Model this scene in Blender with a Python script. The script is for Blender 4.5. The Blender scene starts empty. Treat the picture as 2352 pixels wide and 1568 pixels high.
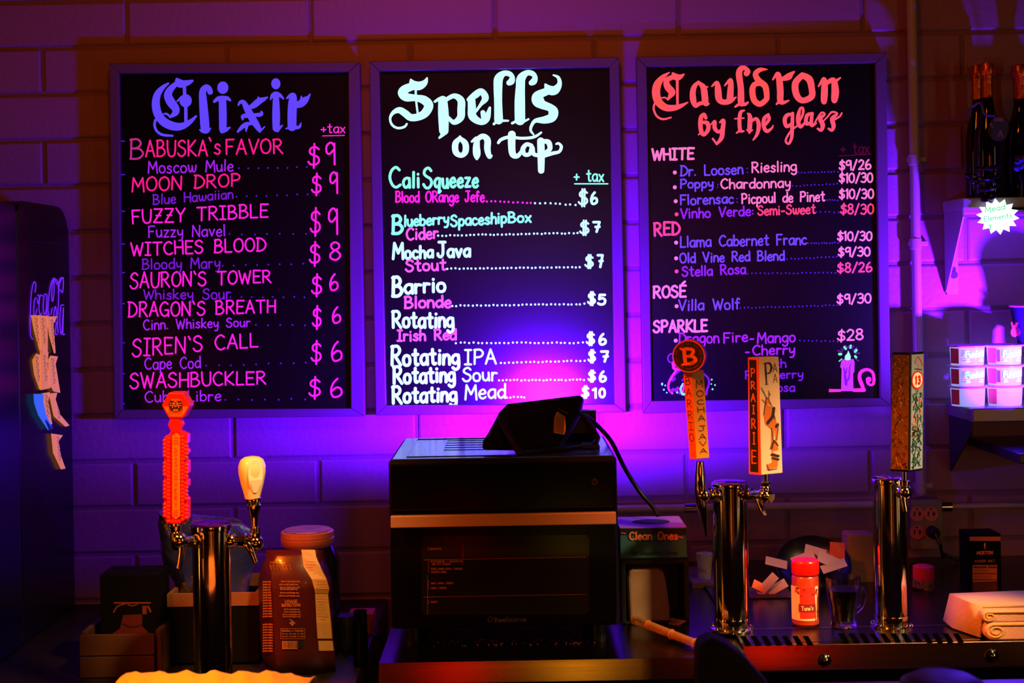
import bpy, math, random
from mathutils import Vector, Matrix
random.seed(7)
sc = bpy.context.scene
COL = sc.collection
# ---------------------------------------------------------------- camera
F = 3123.0; PY0 = 640.0; TH = math.radians(1.0); CAM = Vector((0, -3.0, 1.6))
cd = bpy.data.cameras.new('camera'); cam = bpy.data.objects.new('camera', cd); COL.objects.link(cam)
cam.location = CAM; cam.rotation_euler = (math.pi/2, TH, 0)
cd.sensor_width = 36.0; cd.lens = F/2352*36; cd.shift_y = -(784-PY0)/2352; cd.clip_start = .05
cd.dof.use_dof = True; cd.dof.focus_distance = 2.8; cd.dof.aperture_fstop = 7.0
sc.camera = cam
sc.view_settings.view_transform = 'Standard'; sc.view_settings.look = 'None'
sc.view_settings.exposure = 0.0; sc.view_settings.gamma = 1.0; sc.view_settings.use_curve_mapping = False
# ---------------------------------------------------------------- world and lights
w = bpy.data.worlds.new('world'); sc.world = w; w.use_nodes = True
bg = w.node_tree.nodes['Background']; bg.inputs[0].default_value = (1, .22, .07, 1); bg.inputs[1].default_value = .002
UV = (.10, .0015, 1.0)
def area(name, loc, target, sx, sy, power, color, spread=180):
    l = bpy.data.lights.new(name, 'AREA'); l.shape = 'RECTANGLE'; l.size = sx; l.size_y = sy
    l.energy = power; l.color = color; l.spread = math.radians(spread)
    o = bpy.data.objects.new(name, l); COL.objects.link(o); o.location = loc
    d = (Vector(target)-Vector(loc)); o.rotation_euler = d.to_track_quat('-Z', 'Y').to_euler()
    return o
def point(name, loc, r, power, color):
    l = bpy.data.lights.new(name, 'POINT'); l.shadow_soft_size = r; l.energy = power; l.color = color
    o = bpy.data.objects.new(name, l); COL.objects.link(o); o.location = loc; return o
area('blacklight_flood', (.078, -.36, 1.3215), (.03, 0, 1.27), .11, .008, 58, UV, 165)
area('blacklight_right', (1.12, -.30, 1.345), (.98, 0, 1.60), .03, .015, 15, (.12, .006, 1.0), 100)
point('blacklight_far_right', (1.35, -.85, 1.30), .04, .05, (.13, .002, 1.0))
area('room_light_left', (-1.5, -1.95, 1.22), (.1, -.6, 1.1), .16, .16, .9, (1, .13, .006))
area('upper_wall_fill', (-.2, -1.5, 3.0), (-.1, 0, 2.3), .4, .2, 2.4, (1, .16, .002), 90)  # added fill light that gives the upper wall its warm brown
for x, tx, pw, colr in ((-1.0, -.42, 1.9, (1, .15, .006)), (-.35, .40, 2.2, (1, .15, .006)), (.05, -.45, 1.2, (1, .55, .16)), (1.25, .62, 2.9, (1, .58, .22))):
    area('bar_fill', (x, -1.3, 2.05), (tx, -.80, 1.16), .10, .10, pw, colr, 36)  # added unseen fills for the tap handles, beams kept off the wall
area('room_light_right', (1.6, -1.95, 1.22), (.2, -.6, 1.15), .16, .16, .5, (1, .40, .07))
area('bar_fill', (-.7, -1.55, 2.05), (-.43, -1.15, 1.05), .1, .1, 1.6, (1, .26, .01), 36)  # one more added fill, brightens the towel on the front bar
area('neon_left', (-2.3, -1.5, 1.45), (0, -.6, 1.2), .05, 1.5, 3.6, (1, .26, .015))
area('neon_right', (2.3, -2.1, 1.5), (.4, -.6, 1.2), .05, 1.3, 2.2, (1, .72, .35))
area('red_sign_lamp', (-.24, -4.0, 1.72), (-.24, -.7, 1.3), .09, .55, 1.4, (1, .008, .002))
area('yellow_sign_lamp', (.24, -4.0, 1.72), (.24, -.7, 1.3), .10, .55, 1.8, (1, .50, .02))
area('far_red_sign_lamp', (1.02, -4.0, 1.72), (.5, -.7, 1.3), .10, .55, 1.4, (1, .008, .002))
# ---------------------------------------------------------------- projection helpers
def ray(px, py):
    u = (px-1176)/F; v = (PY0-py)/F
    return Vector((math.cos(TH)*u+math.sin(TH)*v, 1.0, -math.sin(TH)*u+math.cos(TH)*v))
def P(px, py, Y): return CAM+ray(px, py)*(Y+3.0)
def PX(px, py, X): r = ray(px, py); return CAM+r*(X/r.x)
def PZ(px, py, Z): r = ray(px, py); return CAM+r*((Z-1.6)/r.z)
def S(Y): return F/(Y+3.0)
# ---------------------------------------------------------------- materials
def lin(c):
    c = c/255.0
    return c/12.92 if c <= .04045 else ((c+.055)/1.055)**2.4
def rgb(r, g, b): return (lin(r), lin(g), lin(b), 1)
MATS = {}
def mat(name, col, rough=.5, metal=0., bump=None, emit=None, es=1., spec=None, trans=0., ior=1.45, vary=None, coat=0., alpha=1.):
    if name in MATS: return MATS[name]
    m = bpy.data.materials.new(name); m.use_nodes = True; nt = m.node_tree; b = nt.nodes['Principled BSDF']
    b.inputs['Base Color'].default_value = rgb(*col); b.inputs['Roughness'].default_value = rough
    b.inputs['Metallic'].default_value = metal; b.inputs['IOR'].default_value = ior
    if spec is not None: b.inputs['Specular IOR Level'].default_value = spec
    if trans: b.inputs['Transmission Weight'].default_value = trans
    if coat: b.inputs['Coat Weight'].default_value = coat; b.inputs['Coat Roughness'].default_value = .08
    if emit: b.inputs['Emission Color'].default_value = rgb(*emit); b.inputs['Emission Strength'].default_value = es
    if bump or vary:
        tc = nt.nodes.new('ShaderNodeTexCoord'); mp = nt.nodes.new('ShaderNodeMapping')
        n = nt.nodes.new('ShaderNodeTexNoise'); nt.links.new(tc.outputs['Object'], mp.inputs[0]); nt.links.new(mp.outputs[0], n.inputs['Vector'])
        sc_, st, stretch = bump if bump else (40, 0, (1, 1, 1))
        mp.inputs['Scale'].default_value = stretch; n.inputs['Scale'].default_value = sc_; n.inputs['Detail'].default_value = 4
        if st:
            bp = nt.nodes.new('ShaderNodeBump'); bp.inputs['Strength'].default_value = st; bp.inputs['Distance'].default_value = .004
            nt.links.new(n.outputs[0], bp.inputs['Height']); nt.links.new(bp.outputs[0], b.inputs['Normal'])
        if vary:
            cr = nt.nodes.new('ShaderNodeValToRGB'); cr.color_ramp.elements[0].position = .35; cr.color_ramp.elements[1].position = .65
            cr.color_ramp.elements[0].color = rgb(*vary); cr.color_ramp.elements[1].color = rgb(*col)
            nt.links.new(n.outputs[0], cr.inputs[0]); nt.links.new(cr.outputs[0], b.inputs['Base Color'])
    MATS[name] = m; return m
def ink(name, c, k=1.0, base=None):          # fluorescent marker ink: glows by itself under the blacklight
    return mat('ink_'+name, base or (80, 76, 84), .7, emit=c, es=k, spec=.1)
# ---------------------------------------------------------------- mesh builder
WL = {}
class MB:
    def __init__(s): s.v = []; s.f = []; s.m = []
    def add(s, vs, fs, mi=0):
        o = len(s.v); s.v += [Vector(v) for v in vs]; s.f += [tuple(i+o for i in f) for f in fs]; s.m += [mi]*len(fs)
    def box(s, a, b, mi=0, rot=None, c=None):
        (x0, y0, z0), (x1, y1, z1) = a, b
        vs = [Vector(p) for p in ((x0,y0,z0),(x1,y0,z0),(x1,y1,z0),(x0,y1,z0),(x0,y0,z1),(x1,y0,z1),(x1,y1,z1),(x0,y1,z1))]
        if rot is not None:
            c = Vector(c) if c else sum(vs, Vector())/8
            vs = [rot @ (v-c)+c for v in vs]
        s.add(vs, [(0,3,2,1),(4,5,6,7),(0,1,5,4),(1,2,6,5),(2,3,7,6),(3,0,4,7)], mi)
    def hexa(s, bot, top, mi=0):           # two quads of 4 corners (same winding)
        s.add(list(bot)+list(top), [(3,2,1,0),(4,5,6,7),(0,1,5,4),(1,2,6,5),(2,3,7,6),(3,0,4,7)], mi)
    def quad(s, pts, mi=0): s.add(pts, [tuple(range(len(pts)))], mi)
    def prism(s, pts, d, mi=0):            # polygon extruded by vector d
        n = len(pts); d = Vector(d); pts = [Vector(p) for p in pts]
        s.add(pts+[p+d for p in pts], [tuple(range(n)), tuple(range(2*n-1, n-1, -1))]+[(i, i+n, (i+1) % n+n, (i+1) % n) for i in range(n)], mi)
    def lathe(s, c, prof, n=28, mi=0, ax=None, caps=True):   # prof: list of (h, r) along axis from c
        c = Vector(c); ax = Vector(ax).normalized() if ax else Vector((0, 0, 1))
        u = ax.orthogonal().normalized() if abs(ax.z) < .99 else Vector((1, 0, 0)); v = ax.cross(u)
        vs = []
        for h, r in prof:
            for k in range(n):
                a = 2*math.pi*k/n; vs.append(c+ax*h+(u*math.cos(a)+v*math.sin(a))*max(r, 1e-5))
        fs = [(j*n+k, j*n+(k+1) % n, (j+1)*n+(k+1) % n, (j+1)*n+k) for j in range(len(prof)-1) for k in range(n)]
        if caps: fs += [tuple(range(n-1, -1, -1)), tuple((len(prof)-1)*n+k for k in range(n))]
        s.add(vs, fs, mi)
    def tube(s, pts, rs, n=14, mi=0, caps=True):
        pts = [Vector(p) for p in pts]
        if not isinstance(rs, (list, tuple)): rs = [rs]*len(pts)
        t = (pts[1]-pts[0]).normalized(); u = t.orthogonal().normalized(); vs = []
        for i, p in enumerate(pts):
            t2 = ((pts[min(i+1, len(pts)-1)]-pts[max(i-1, 0)]) or t).normalized()
            u = (u-t2*u.dot(t2)).normalized(); w_ = t2.cross(u)
            for k in range(n):
                a = 2*math.pi*k/n; vs.append(p+(u*math.cos(a)+w_*math.sin(a))*rs[i])
        fs = [(j*n+k, j*n+(k+1) % n, (j+1)*n+(k+1) % n, (j+1)*n+k) for j in range(len(pts)-1) for k in range(n)]
        if caps: fs += [tuple(range(n-1, -1, -1)), tuple((len(pts)-1)*n+k for k in range(n))]
        s.add(vs, fs, mi)
    def blob(s, c, r, n=8, mi=0):          # ellipsoid
        c = Vector(c); r = Vector(r) if not isinstance(r, (int, float)) else Vector((r, r, r))
        vs = []; m = n//2
        for j in range(m+1):
            ph = math.pi*j/m
            for k in range(n):
                a = 2*math.pi*k/n; vs.append(c+Vector((r.x*math.sin(ph)*math.cos(a), r.y*math.sin(ph)*math.sin(a), -r.z*math.cos(ph))))
        s.add(vs, [(j*n+k, j*n+(k+1) % n, (j+1)*n+(k+1) % n, (j+1)*n+k) for j in range(m) for k in range(n)], mi)
    # flat marks on a surface; fn maps 2-D drawing units to world; every stroke sits a hair above the one before
    def lay(s, fn, pts):
        p = [fn(x, y) for x, y in pts]; x, y = pts[0]; e = .01*(abs(pts[2 % len(pts)][0]-x)+abs(pts[2 % len(pts)][1]-y))+1e-5
        n = (fn(x+e, y)-p[0]).cross(fn(x, y+e)-p[0])
        if n.length == 0: return s.add(p, [tuple(range(len(p)))], s.mi_)
        n.normalize()
        if n.dot(CAM-p[0]) < 0: n = -n
        s.k = getattr(s, 'k', 0)+1; d = n*(1.6e-5*(s.k % 14)); s.add([q+d for q in p], [tuple(range(len(p)))], s.mi_)
    def ribbon(s, fn, pts, wd, mi=0):      # pts (x, y[, w])
        asp = getattr(fn, 'asp', 1.); f0 = fn; fn = (lambda x, y: f0(x, y/asp)) if asp != 1. else f0
        q = [(p[0], p[1]*asp, (p[2] if len(p) > 2 else wd)/2) for p in pts]
        out = []
        for p in q:
            if not out or math.hypot(p[0]-out[-1][0], p[1]-out[-1][1]) > 1e-3: out.append(p)
        q = out; n = len(q)
        s.mi_ = mi
        def disc(x, y, r, k=(28 if wd >= 20 else 10)): s.lay(fn, [(x+r*math.cos(2*math.pi*i/k), y+r*math.sin(2*math.pi*i/k)) for i in range(k)])
        for i in range(n-1):
            x0, y0, a = q[i]; x1, y1, b = q[i+1]; L = math.hypot(x1-x0, y1-y0); nx, ny = -(y1-y0)/L, (x1-x0)/L
            s.lay(fn, [(x0+nx*a, y0+ny*a), (x1+nx*b, y1+ny*b), (x1-nx*b, y1-ny*b), (x0-nx*a, y0-ny*a)])
        for i in range(n):
            if 0 < i < n-1:
                a1 = math.atan2(q[i][1]-q[i-1][1], q[i][0]-q[i-1][0]); a2 = math.atan2(q[i+1][1]-q[i][1], q[i+1][0]-q[i][0])
                if abs((a2-a1+math.pi) % (2*math.pi)-math.pi) < .12 and wd < 20: continue
            disc(*q[i])
    def dot(s, fn, x, y, r, mi=0, k=10, ry=None):
        ry = ry or r/getattr(fn, 'asp', 1.)
        s.mi_ = mi; s.lay(fn, [(x+r*math.cos(2*math.pi*i/k), y+ry*math.sin(2*math.pi*i/k)) for i in range(k)])
    def poly(s, fn, pts, mi=0): s.add([fn(x, y) for x, y in pts], [tuple(range(len(pts)))], mi)
    def rect(s, fn, x0, y0, x1, y1, mi=0): s.poly(fn, [(x0, y0), (x1, y0), (x1, y1), (x0, y1)], mi)
    def obj(s, name, mats, parent=None, smooth=False, bevel=0, seg=2, recalc=True):
        if not isinstance(mats, (list, tuple)): mats = [mats]
        o0 = WL.get(parent.name, Vector()) if parent else Vector()
        me = bpy.data.meshes.new(name); me.from_pydata([tuple(v-o0) for v in s.v], [], s.f); me.update()
        for m in mats: me.materials.append(m)
        me.polygons.foreach_set('material_index', s.m)
        if recalc:
            import bmesh
            b = bmesh.new(); b.from_mesh(me); bmesh.ops.recalc_face_normals(b, faces=b.faces); b.to_mesh(me); b.free()
        if smooth:
            me.polygons.foreach_set('use_smooth', [True]*len(me.polygons))
            try: me.set_sharp_from_angle(angle=math.radians(38))
            except Exception: pass
        o = bpy.data.objects.new(name, me); COL.objects.link(o)
        if parent: o.parent = parent
        WL[o.name] = o0.copy()
        if bevel:
            md = o.modifiers.new('bevel', 'BEVEL'); md.width = bevel; md.segments = seg; md.limit_method = 'ANGLE'; md.angle_limit = math.radians(40)
        return o
def tag(o, label, cat, group=None):
    o['label'] = label; o['category'] = cat
    if group: o['group'] = group
    return o
def thing(name, loc, label, cat, group=None):
    o = bpy.data.objects.new(name, None); o.empty_display_size = .02; COL.objects.link(o); o.location = loc
    WL[o.name] = Vector(loc); return tag(o, label, cat, group)
def struct(o): o['kind'] = 'structure'; return o
def lab(o, l): o['label'] = l; return o
# ---------------------------------------------------------------- stroke font (cap 10, x-height 6)
G = {
'A': (6, 'l 0,0 3,10 6,0;l 1.1,3.6 4.9,3.6'), 'B': (5.6, 'l .3,0 .5,10;c 0,9.6 3,10 4.6,8 3.4,5.8 .8,5.2;c .8,5.2 4,5 5.6,2.6 3.6,.2 0,0'),
'C': (5.8, 'c 5.5,8.6 3.6,10 1.2,8.4 0,5 1.2,1.4 3.4,0 5.8,1.2'), 'D': (6, 'l .5,0 .8,10;c 0,9.9 3.4,9.4 6,6.2 5.6,2.6 3,.3 0,0'),
'E': (5, 'l 5,9.9 .3,10 .3,0 5,.2;l .3,5.2 4.2,5.3'), 'F': (5, 'l 5,10 .2,9.8 .4,0;l .3,5.2 4,5.3'),
'G': (6, 'c 5.6,8.6 3.6,10 1.2,8.4 0,5 1.2,1.2 3.6,.2 5.4,1.6;l 3.6,4.4 5.9,4.4 5.8,0'), 'H': (5.6, 'l .2,0 0,10;l 5.4,10 5.6,0;l .1,5 5.5,5.2'),
'I': (3.6, 'l 1.8,10 1.8,0;l 0,10 3.6,10;l 0,0 3.6,0'), 'J': (5, 'l .8,10 5,10;c 3.4,10 3.5,5 3.2,1.6 1.8,0 .2,.8 0,2.2'),
'K': (5.6, 'l .3,0 .3,10;l 5.2,10 .5,4.6 5.6,0'), 'L': (4.6, 'l .2,10 .2,0 4.6,.2'), 'M': (7.2, 'l 0,0 .6,10 3.6,3.6 6.4,10 7.2,0'),
'N': (6, 'l 0,0 .3,10 5.6,0 5.8,10'), 'O': (6.2, 'c 3.4,10 1,8.6 0,5 1,1.2 3.2,0 5.3,1.4 6.2,5 5.2,8.8 3.1,10'),
'P': (5.4, 'l .4,0 .4,10;c 0,9.7 3.4,10 5.2,7.8 4,5.2 .5,4.6'), 'R': (5.8, 'l .4,0 .4,10;c 0,9.7 3.4,10 5,7.9 3.6,5.4 .6,5;l 2,5 5.8,0'),
'Q': (6.2, 'c 3.1,10 1,8.6 0,5 1,1.2 3.2,0 5.3,1.4 6.2,5 5.2,8.8 3.1,10;l 4,2.6 6.4,-.6'),
'S': (5.4, 'c 5,8.6 3.4,10 1.2,9.2 .5,7.2 2,5.8 4.4,4.6 5.2,2.4 3.6,.2 1.4,.2 0,1.8'), 'T': (6, 'l 0,9.8 6,10;l 3,9.9 3,0'),
'U': (5.6, 'c 0,10 .2,4 1.2,.8 2.9,0 4.8,1 5.4,4 5.6,10'), 'V': (6, 'l 0,10 3,0 6,10'), 'W': (8.2, 'l 0,10 2.1,0 4.1,8 6.1,0 8.2,10'),
'X': (6, 'l 0,10 6,0;l 5.8,10 .2,0'), 'Y': (5.8, 'l 0,10 3,5 3,0;l 5.8,10 3,5'), 'Z': (5.6, 'l .2,10 5.4,10 .2,0 5.6,.1;l 1.6,5.2 4.4,5.2'),
'a': (4.6, 'c 4.4,5.4 3,6.2 1,5.4 0,3 1,.4 2.6,.2 4.2,2;l 4.4,6 4.6,0'), 'b': (4.4, 'l .2,10 .2,.2;c .3,3.8 2,6 4,5 4.4,2.6 3,.2 .3,.6'),
'c': (4, 'c 3.9,5.2 2.4,6.2 .6,5 0,2.8 1,.4 2.6,0 4,1'), 'd': (4.6, 'c 4.3,4.8 2.8,6 .8,5 0,2.8 1,.4 2.6,.2 4.3,2;l 4.4,10 4.6,0'),
'e': (4.2, 'c .2,3 3.6,3.4 4,4.6 2.8,6.2 .9,5.2 0,2.8 1,.4 2.8,0 4.2,1'), 'f': (3.6, 'c 3.6,9 2.6,10 1.6,9 1.4,6 1.4,0;l 0,5.8 3.2,5.8'),
'g': (4.6, 'c 4.3,5.2 2.8,6.2 .8,5.2 0,3 1,.8 2.8,.6 4.2,2.2;c 4.3,6 4.6,1 4.2,-2.4 2.2,-3.6 .4,-2.4'), 'h': (4.4, 'l .2,10 .2,0;c .2,3.4 1.6,5.8 3.4,5.8 4.2,4 4.4,0'),
'i': (1.4, 'l .7,6 .7,0;l .7,8.6 .7,8.7'), 'j': (3, 'c 2,6 2.2,1 1.8,-2.4 .8,-3.2 0,-2.6;l 2,8.6 2,8.7'), 'k': (4.4, 'l .2,10 .2,0;l 3.8,6 .4,2.8 4.4,0'),
'l': (1.2, 'l .6,10 .6,0'), 'm': (7.2, 'l .2,6 .2,0;c .2,3.6 1.4,6 3,5.6 3.6,3.6 3.6,0;c 3.6,3.6 4.8,6 6.4,5.6 7,3.6 7.2,0'),
'n': (4.4, 'l .2,6 .2,0;c .2,3.4 1.6,6 3.4,5.8 4.2,4 4.4,0'), 'o': (4.6, 'c 2.6,6 .8,5.4 0,3 .8,.5 2.3,0 3.9,.6 4.6,3 3.8,5.4 2.2,6'),
'p': (4.6, 'l .2,6 .4,-3.6;c .3,3.8 2,6.2 4.2,5 4.4,2.4 3,.2 .5,.8'), 'q': (4.6, 'c 4.3,5.2 2.8,6.2 .8,5.2 0,3 1,.6 2.8,.6 4.2,2.4;l 4.3,6 3.9,-3.4 5,-2.4'),
'r': (3.4, 'l .2,6 .3,0;c .3,3.6 1.4,5.8 3.4,5.6'), 's': (3.8, 'c 3.6,5.2 2.2,6.2 .8,5.4 .8,4 2.8,2.8 3.6,1.6 2.4,0 0,.8'),
't': (3.8, 'c 1.8,9.4 1.8,4 2,.8 3,.1 3.8,.6;l 0,6.4 3.6,6.6'), 'u': (4.4, 'c .2,6 .3,2 1.2,.2 2.8,.3 4,2.4;l 4.1,6 4.4,0'),
'v': (4.2, 'l 0,6 2,0 4.2,6'), 'w': (6.2, 'c 0,6 .6,1.4 1.8,.1 3,3 3.1,5.4;c 3.1,5.4 3.4,1.2 4.6,.1 5.8,2 6.2,6'), 'x': (4.2, 'l 0,6 4.2,0;l 4,6 .2,0'),
'y': (4.4, 'c .2,6 .6,2.6 2,1.6 4,3.4;c 4.2,6 4,0 3,-3 1,-3.2'), 'z': (4, 'l .2,6 3.8,6 .2,0 4,.2'),
'0': (5.4, 'c 2.9,10 .8,8.4 0,5 .8,1.4 2.7,0 4.7,1.4 5.4,5 4.6,8.8 2.6,10'), '1': (1.8, 'l 0,8.4 1.4,10 1.4,0'), '2': (5, 'c .2,8 2,10 4.4,8.8 4.2,6 2,2.6 0,0;l 0,0 5,.2'),
'3': (5, 'c .3,9 2.4,10.2 4.6,8.6 4,6.2 1.8,5.4;c 1.8,5.4 4.6,5 5,2.6 3,0 0,.8'), '5': (5.2, 'l 5,10 1.2,10 .8,5.6;c .8,5.6 3.2,6.6 5.2,4.4 4.4,.8 1.8,0 0,1.2'),
'6': (5.2, 'c 3.2,10 1.2,7.4 .2,3.6 1,.4 3,.1 5,1.6 4.8,4.4 2.8,5.2 .6,3.2'), '7': (5.2, 'l 0,10 5,10 2.6,0;l 1.8,5 5,5.2'), '4': (5, 'l 3.8,0 3.8,10 0,3.6 5,3.6'),
'8': (5, 'c 4.4,8.8 2.6,10 .6,8.8 1,6.4 3.6,4.8 5,2.4 3,0 .4,1 .2,3.2 2,5.2 4.2,6.8 4.4,8.8'), '9': (4.6, 'c 4.4,8.4 2.6,10 .4,8.6 .2,5.8 1.8,4.8 4.2,6.8;l 4.4,9.6 4.6,0'),
'$': (5.4, 'c 5,8 3.2,9.2 1,8.2 .8,6.2 2.4,5.2 4.6,4.2 5,2 3.2,.6 1,.8 0,2;l 2.9,10.6 2.6,-1'),
'%': (5.6, 'c 5,8 3.2,9.2 1,8.2 .8,6.2 2.4,5.2 4.6,4.2 5,2 3.2,.6 1,.8 0,2;l 2.2,10.4 2,-.8;l 3.6,10.4 3.4,-.8'),
"'": (1.6, 'l .2,10 1.2,8'), '`': (2, 'l 0,10.6 1.4,9'), '.': (1.2, 'l .5,.3 .5,.4'), ':': (1.4, 'l .6,1.4 .6,1.5;l .6,4.6 .6,4.7'), ',': (1.4, 'l .8,.6 .4,-1.2'), '-': (3.6, 'l .4,3.6 3.2,3.7'),
'/': (4.4, 'l 4.2,10.4 .2,-1'), '+': (4.4, 'l 2.2,6.2 2.2,1.4;l 0,3.8 4.4,3.8'), ' ': (4.6, ''), '&': (5.4, 'c 5,0 1.4,6.8 1.6,9.6 3.4,9.6 3,7 .4,4 .2,1.4 2,0 5,4'),
'!': (1.6, 'l .8,10 .8,3;l .8,.2 .8,.3'), '^': (5, 'l 5,9.9 .3,10 .3,0 5,.2;l .3,5.2 4.2,5.3;l 2,11.4 4.2,13.4'),
}
def cat_rom(p, n=4):
    if len(p) < 3: return p
    q = [p[0]]+p+[p[-1]]; out = []
    for i in range(1, len(q)-2):
        a, b, c, d = q[i-1], q[i], q[i+1], q[i+2]
        for k in range(n):
            t = k/n
            out.append(tuple(.5*((2*b[j])+(-a[j]+c[j])*t+(2*a[j]-5*b[j]+4*c[j]-d[j])*t*t+(-a[j]+3*b[j]-3*c[j]+d[j])*t**3) for j in range(len(b))))
    out.append(p[-1]); return out
GC = {}
def glyph(ch):
    if ch not in GC:
        wd, s = G[ch]; st = []
        for part in s.split(';'):
            if not part.strip(): continue
            k, *pp = part.split(); pts = [tuple(float(a) for a in q.split(',')) for q in pp]
            st.append(cat_rom(pts) if k == 'c' else pts)
        GC[ch] = (wd, st)
    return GC[ch]
def text(mb, fn, s, x0, y0, x1, y1, cap0, cap1=None, sw=4, ls=1., mi=0, gap=1.7, jit=.25, sl=0.):
    cap1 = cap1 or cap0
    def sc(ch): return ls if ch.islower() else 1.
    tot = sum(glyph(c)[0]*sc(c)+gap for c in s)-gap; k = (x1-x0)/tot; x = 0
    for c in s:
        wd, st = glyph(c); t = x/tot; cp = (cap0+(cap1-cap0)*t)/10; by = y0+(y1-y0)*t; q = sc(c); dy = random.uniform(-jit, jit)*cp; sh = sl+random.uniform(-.03, .03)*(jit > 0)
        for p in st: mb.ribbon(fn, [(x0+(x+a*q)*k+b*cp*q*sh, by-b*cp*q+dy) for a, b in p], sw, mi)
        x += wd*q+gap
def gch(mb, fn, ch, x0, yt, x1, yb, sw=4, mi=0):
    wd, st = glyph(ch); ys = [b for p in st for a, b in p]; lo, hi = min(ys), max(ys)
    xs = [a for p in st for a, b in p]; xl, xh = min(xs), max(xs)
    h = sw/2; hv = h/getattr(fn, 'asp', 1.)
    for p in st: mb.ribbon(fn, [(x0+h+(a-xl)/max(xh-xl, .1)*(x1-x0-2*h), yb-hv-(b-lo)/(hi-lo)*(yb-yt-2*hv)) for a, b in p], sw, mi)
def dots(mb, fn, x0, y0, x1, y1, n, r=2.2, mi=0):
    for i in range(n):
        t = i/max(n-1, 1); mb.dot(fn, x0+(x1-x0)*t+random.uniform(-1, 1), y0+(y1-y0)*t+random.uniform(-1, 1), r, mi, 8)
# ================================================================ ROOM SHELL
block_m = mat('painted_block', (146, 98, 136), .55, bump=(90, .35, (1, 1, 1)))
mortar_m = mat('painted_mortar', (128, 88, 120), .7, bump=(150, .5, (1, 1, 1)))
b = MB(); b.box((-3.2, .0042, 0), (3.2, .16, 3.1)); wall = struct(b.obj('wall_back', mortar_m))
BL, BH, J = .4063, .1018, .0085
def brick_mesh(mb, cx, zc, y0=0.0):
    hx, hz, c = (BL-J)/2, (BH-J)/2, .004
    o = [(cx-hx, zc-hz), (cx+hx, zc-hz), (cx+hx, zc+hz), (cx-hx, zc+hz)]
    i = [(cx-hx+c, zc-hz+c), (cx+hx-c, zc-hz+c), (cx+hx-c, zc+hz-c), (cx-hx+c, zc+hz-c)]
    vs = [(x, y0+.0055, z) for x, z in o]+[(x, y0+.0025, z) for x, z in o]+[(x, y0, z) for x, z in i]
    mb.add(vs, [(0,1,5,4),(1,2,6,5),(2,3,7,6),(3,0,4,7),(4,5,9,8),(5,6,10,9),(6,7,11,10),(7,4,8,11),(8,9,10,11)])
b = MB(); brick_mesh(b, 0, 0); bo = b.obj('brick', block_m, wall); bme = bo.data; first = True
far = MB(); zA = 2.1274
for k in range(-9, 21):
    zc = zA-BH*(k+.5); off = -.622 if k % 2 == 0 else -.841
    for j in range(-7, 10):
        cx = off+BL*(j+.5)
        if abs(cx) > 2.9 or zc < .06: continue
        dy = random.uniform(-.0007, .0007)
        if -4 <= k <= 13 and abs(cx) < 1.45:
            if first: o = bo; first = False
            else: o = bpy.data.objects.new('brick', bme); COL.objects.link(o); o.parent = wall
            o.location = (cx, dy, zc)
        else: brick_mesh(far, cx, zc)
fo = far.obj('brick', block_m, wall); fo['kind'] = 'stuff'
floor_m = mat('floor_concrete', (50, 44, 42), .6, bump=(30, .2, (1, 1, 1)))
b = MB(); b.box((-3.2, -5.2, -.05), (3.2, .16, 0)); struct(b.obj('floor', floor_m))
# ---------------------------------------------------------------- common materials
chrome = mat('chrome', (225, 222, 218), .09, 1.)
steel = mat('brushed_steel', (150, 146, 140), .28, 1., bump=(500, .06, (.02, 1, 1)))
fascia_m = mat('brushed_fascia', (128, 100, 78), .17, 1., bump=(60, .05, (.05, 1, 1)))
ctop_m = mat('worn_steel_top', (62, 58, 62), .24, 1., bump=(500, .05, (.02, 1, 1)))
blackp = mat('black_plastic', (14, 14, 15), .35)
blackgl = mat('black_gloss', (5, 5, 6), .14, spec=.25)
frame_m = mat('grey_wood_frame', (98, 72, 92), .5, bump=(60, .15, (1, 1, .15)))
board_m = mat('chalkboard_black', (7, 5, 8), .30, spec=.5, bump=(9, .02, (1, 1, 1)))
white_m = mat('white_paint', (215, 210, 200), .4)
paper_m = mat('white_paper', (205, 200, 195), .8, emit=(60, 50, 150), es=.02)
black_ink = mat('black_ink', (16, 14, 18), .6)
# ================================================================ MENU BOARDS
YB = -.0185
def bf(x, y): return P(x, y, YB)
def board(label, outer, inner):
    c = P(sum(p[0] for p in outer)/4, outer[3][1], -.012)
    t = thing('menu_board', (c.x, -.012, c.z), label, 'menu board')
    b = MB(); b.prism([P(x, y, -.018) for x, y in [(a[0]+(o[0]-a[0])*.4, a[1]+(o[1]-a[1])*.4) for a, o in zip(inner, outer)]], (0, .014, 0)); b.obj('panel', board_m, t)
    for i in range(4):
        j = (i+1) % 4; b = MB(); b.prism([P(*outer[i], -.029), P(*outer[j], -.029), P(*inner[j], -.029), P(*inner[i], -.029)], (0, .027, 0))
        b.obj('frame_rail', frame_m, t, bevel=.002)
    return t
B1 = board('black chalkboard menu headed Elixir in blue blackletter, left of the three',
           [(250, 145), (826, 142), (838, 956), (262, 963)], [(273, 168), (800, 165), (806, 938), (280, 941)])
B2 = board('black chalkboard menu headed Spells on tap in glowing cyan, middle of the three',
           [(848, 140), (1422, 131), (1438, 947), (863, 954)], [(871, 163), (1400, 154), (1412, 928), (887, 931)])
B3 = board('black chalkboard menu headed Cauldron by the glass in orange, right of the three',
           [(1462, 130), (2036, 120), (2046, 932), (1478, 950)], [(1485, 153), (2011, 144), (2022, 914), (1497, 921)])
def L(board_, name, m):          # a mark on a board: returns builder + finisher
    mb = MB(); return mb, (lambda: mb.obj(name, m, board_, recalc=False))
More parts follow.
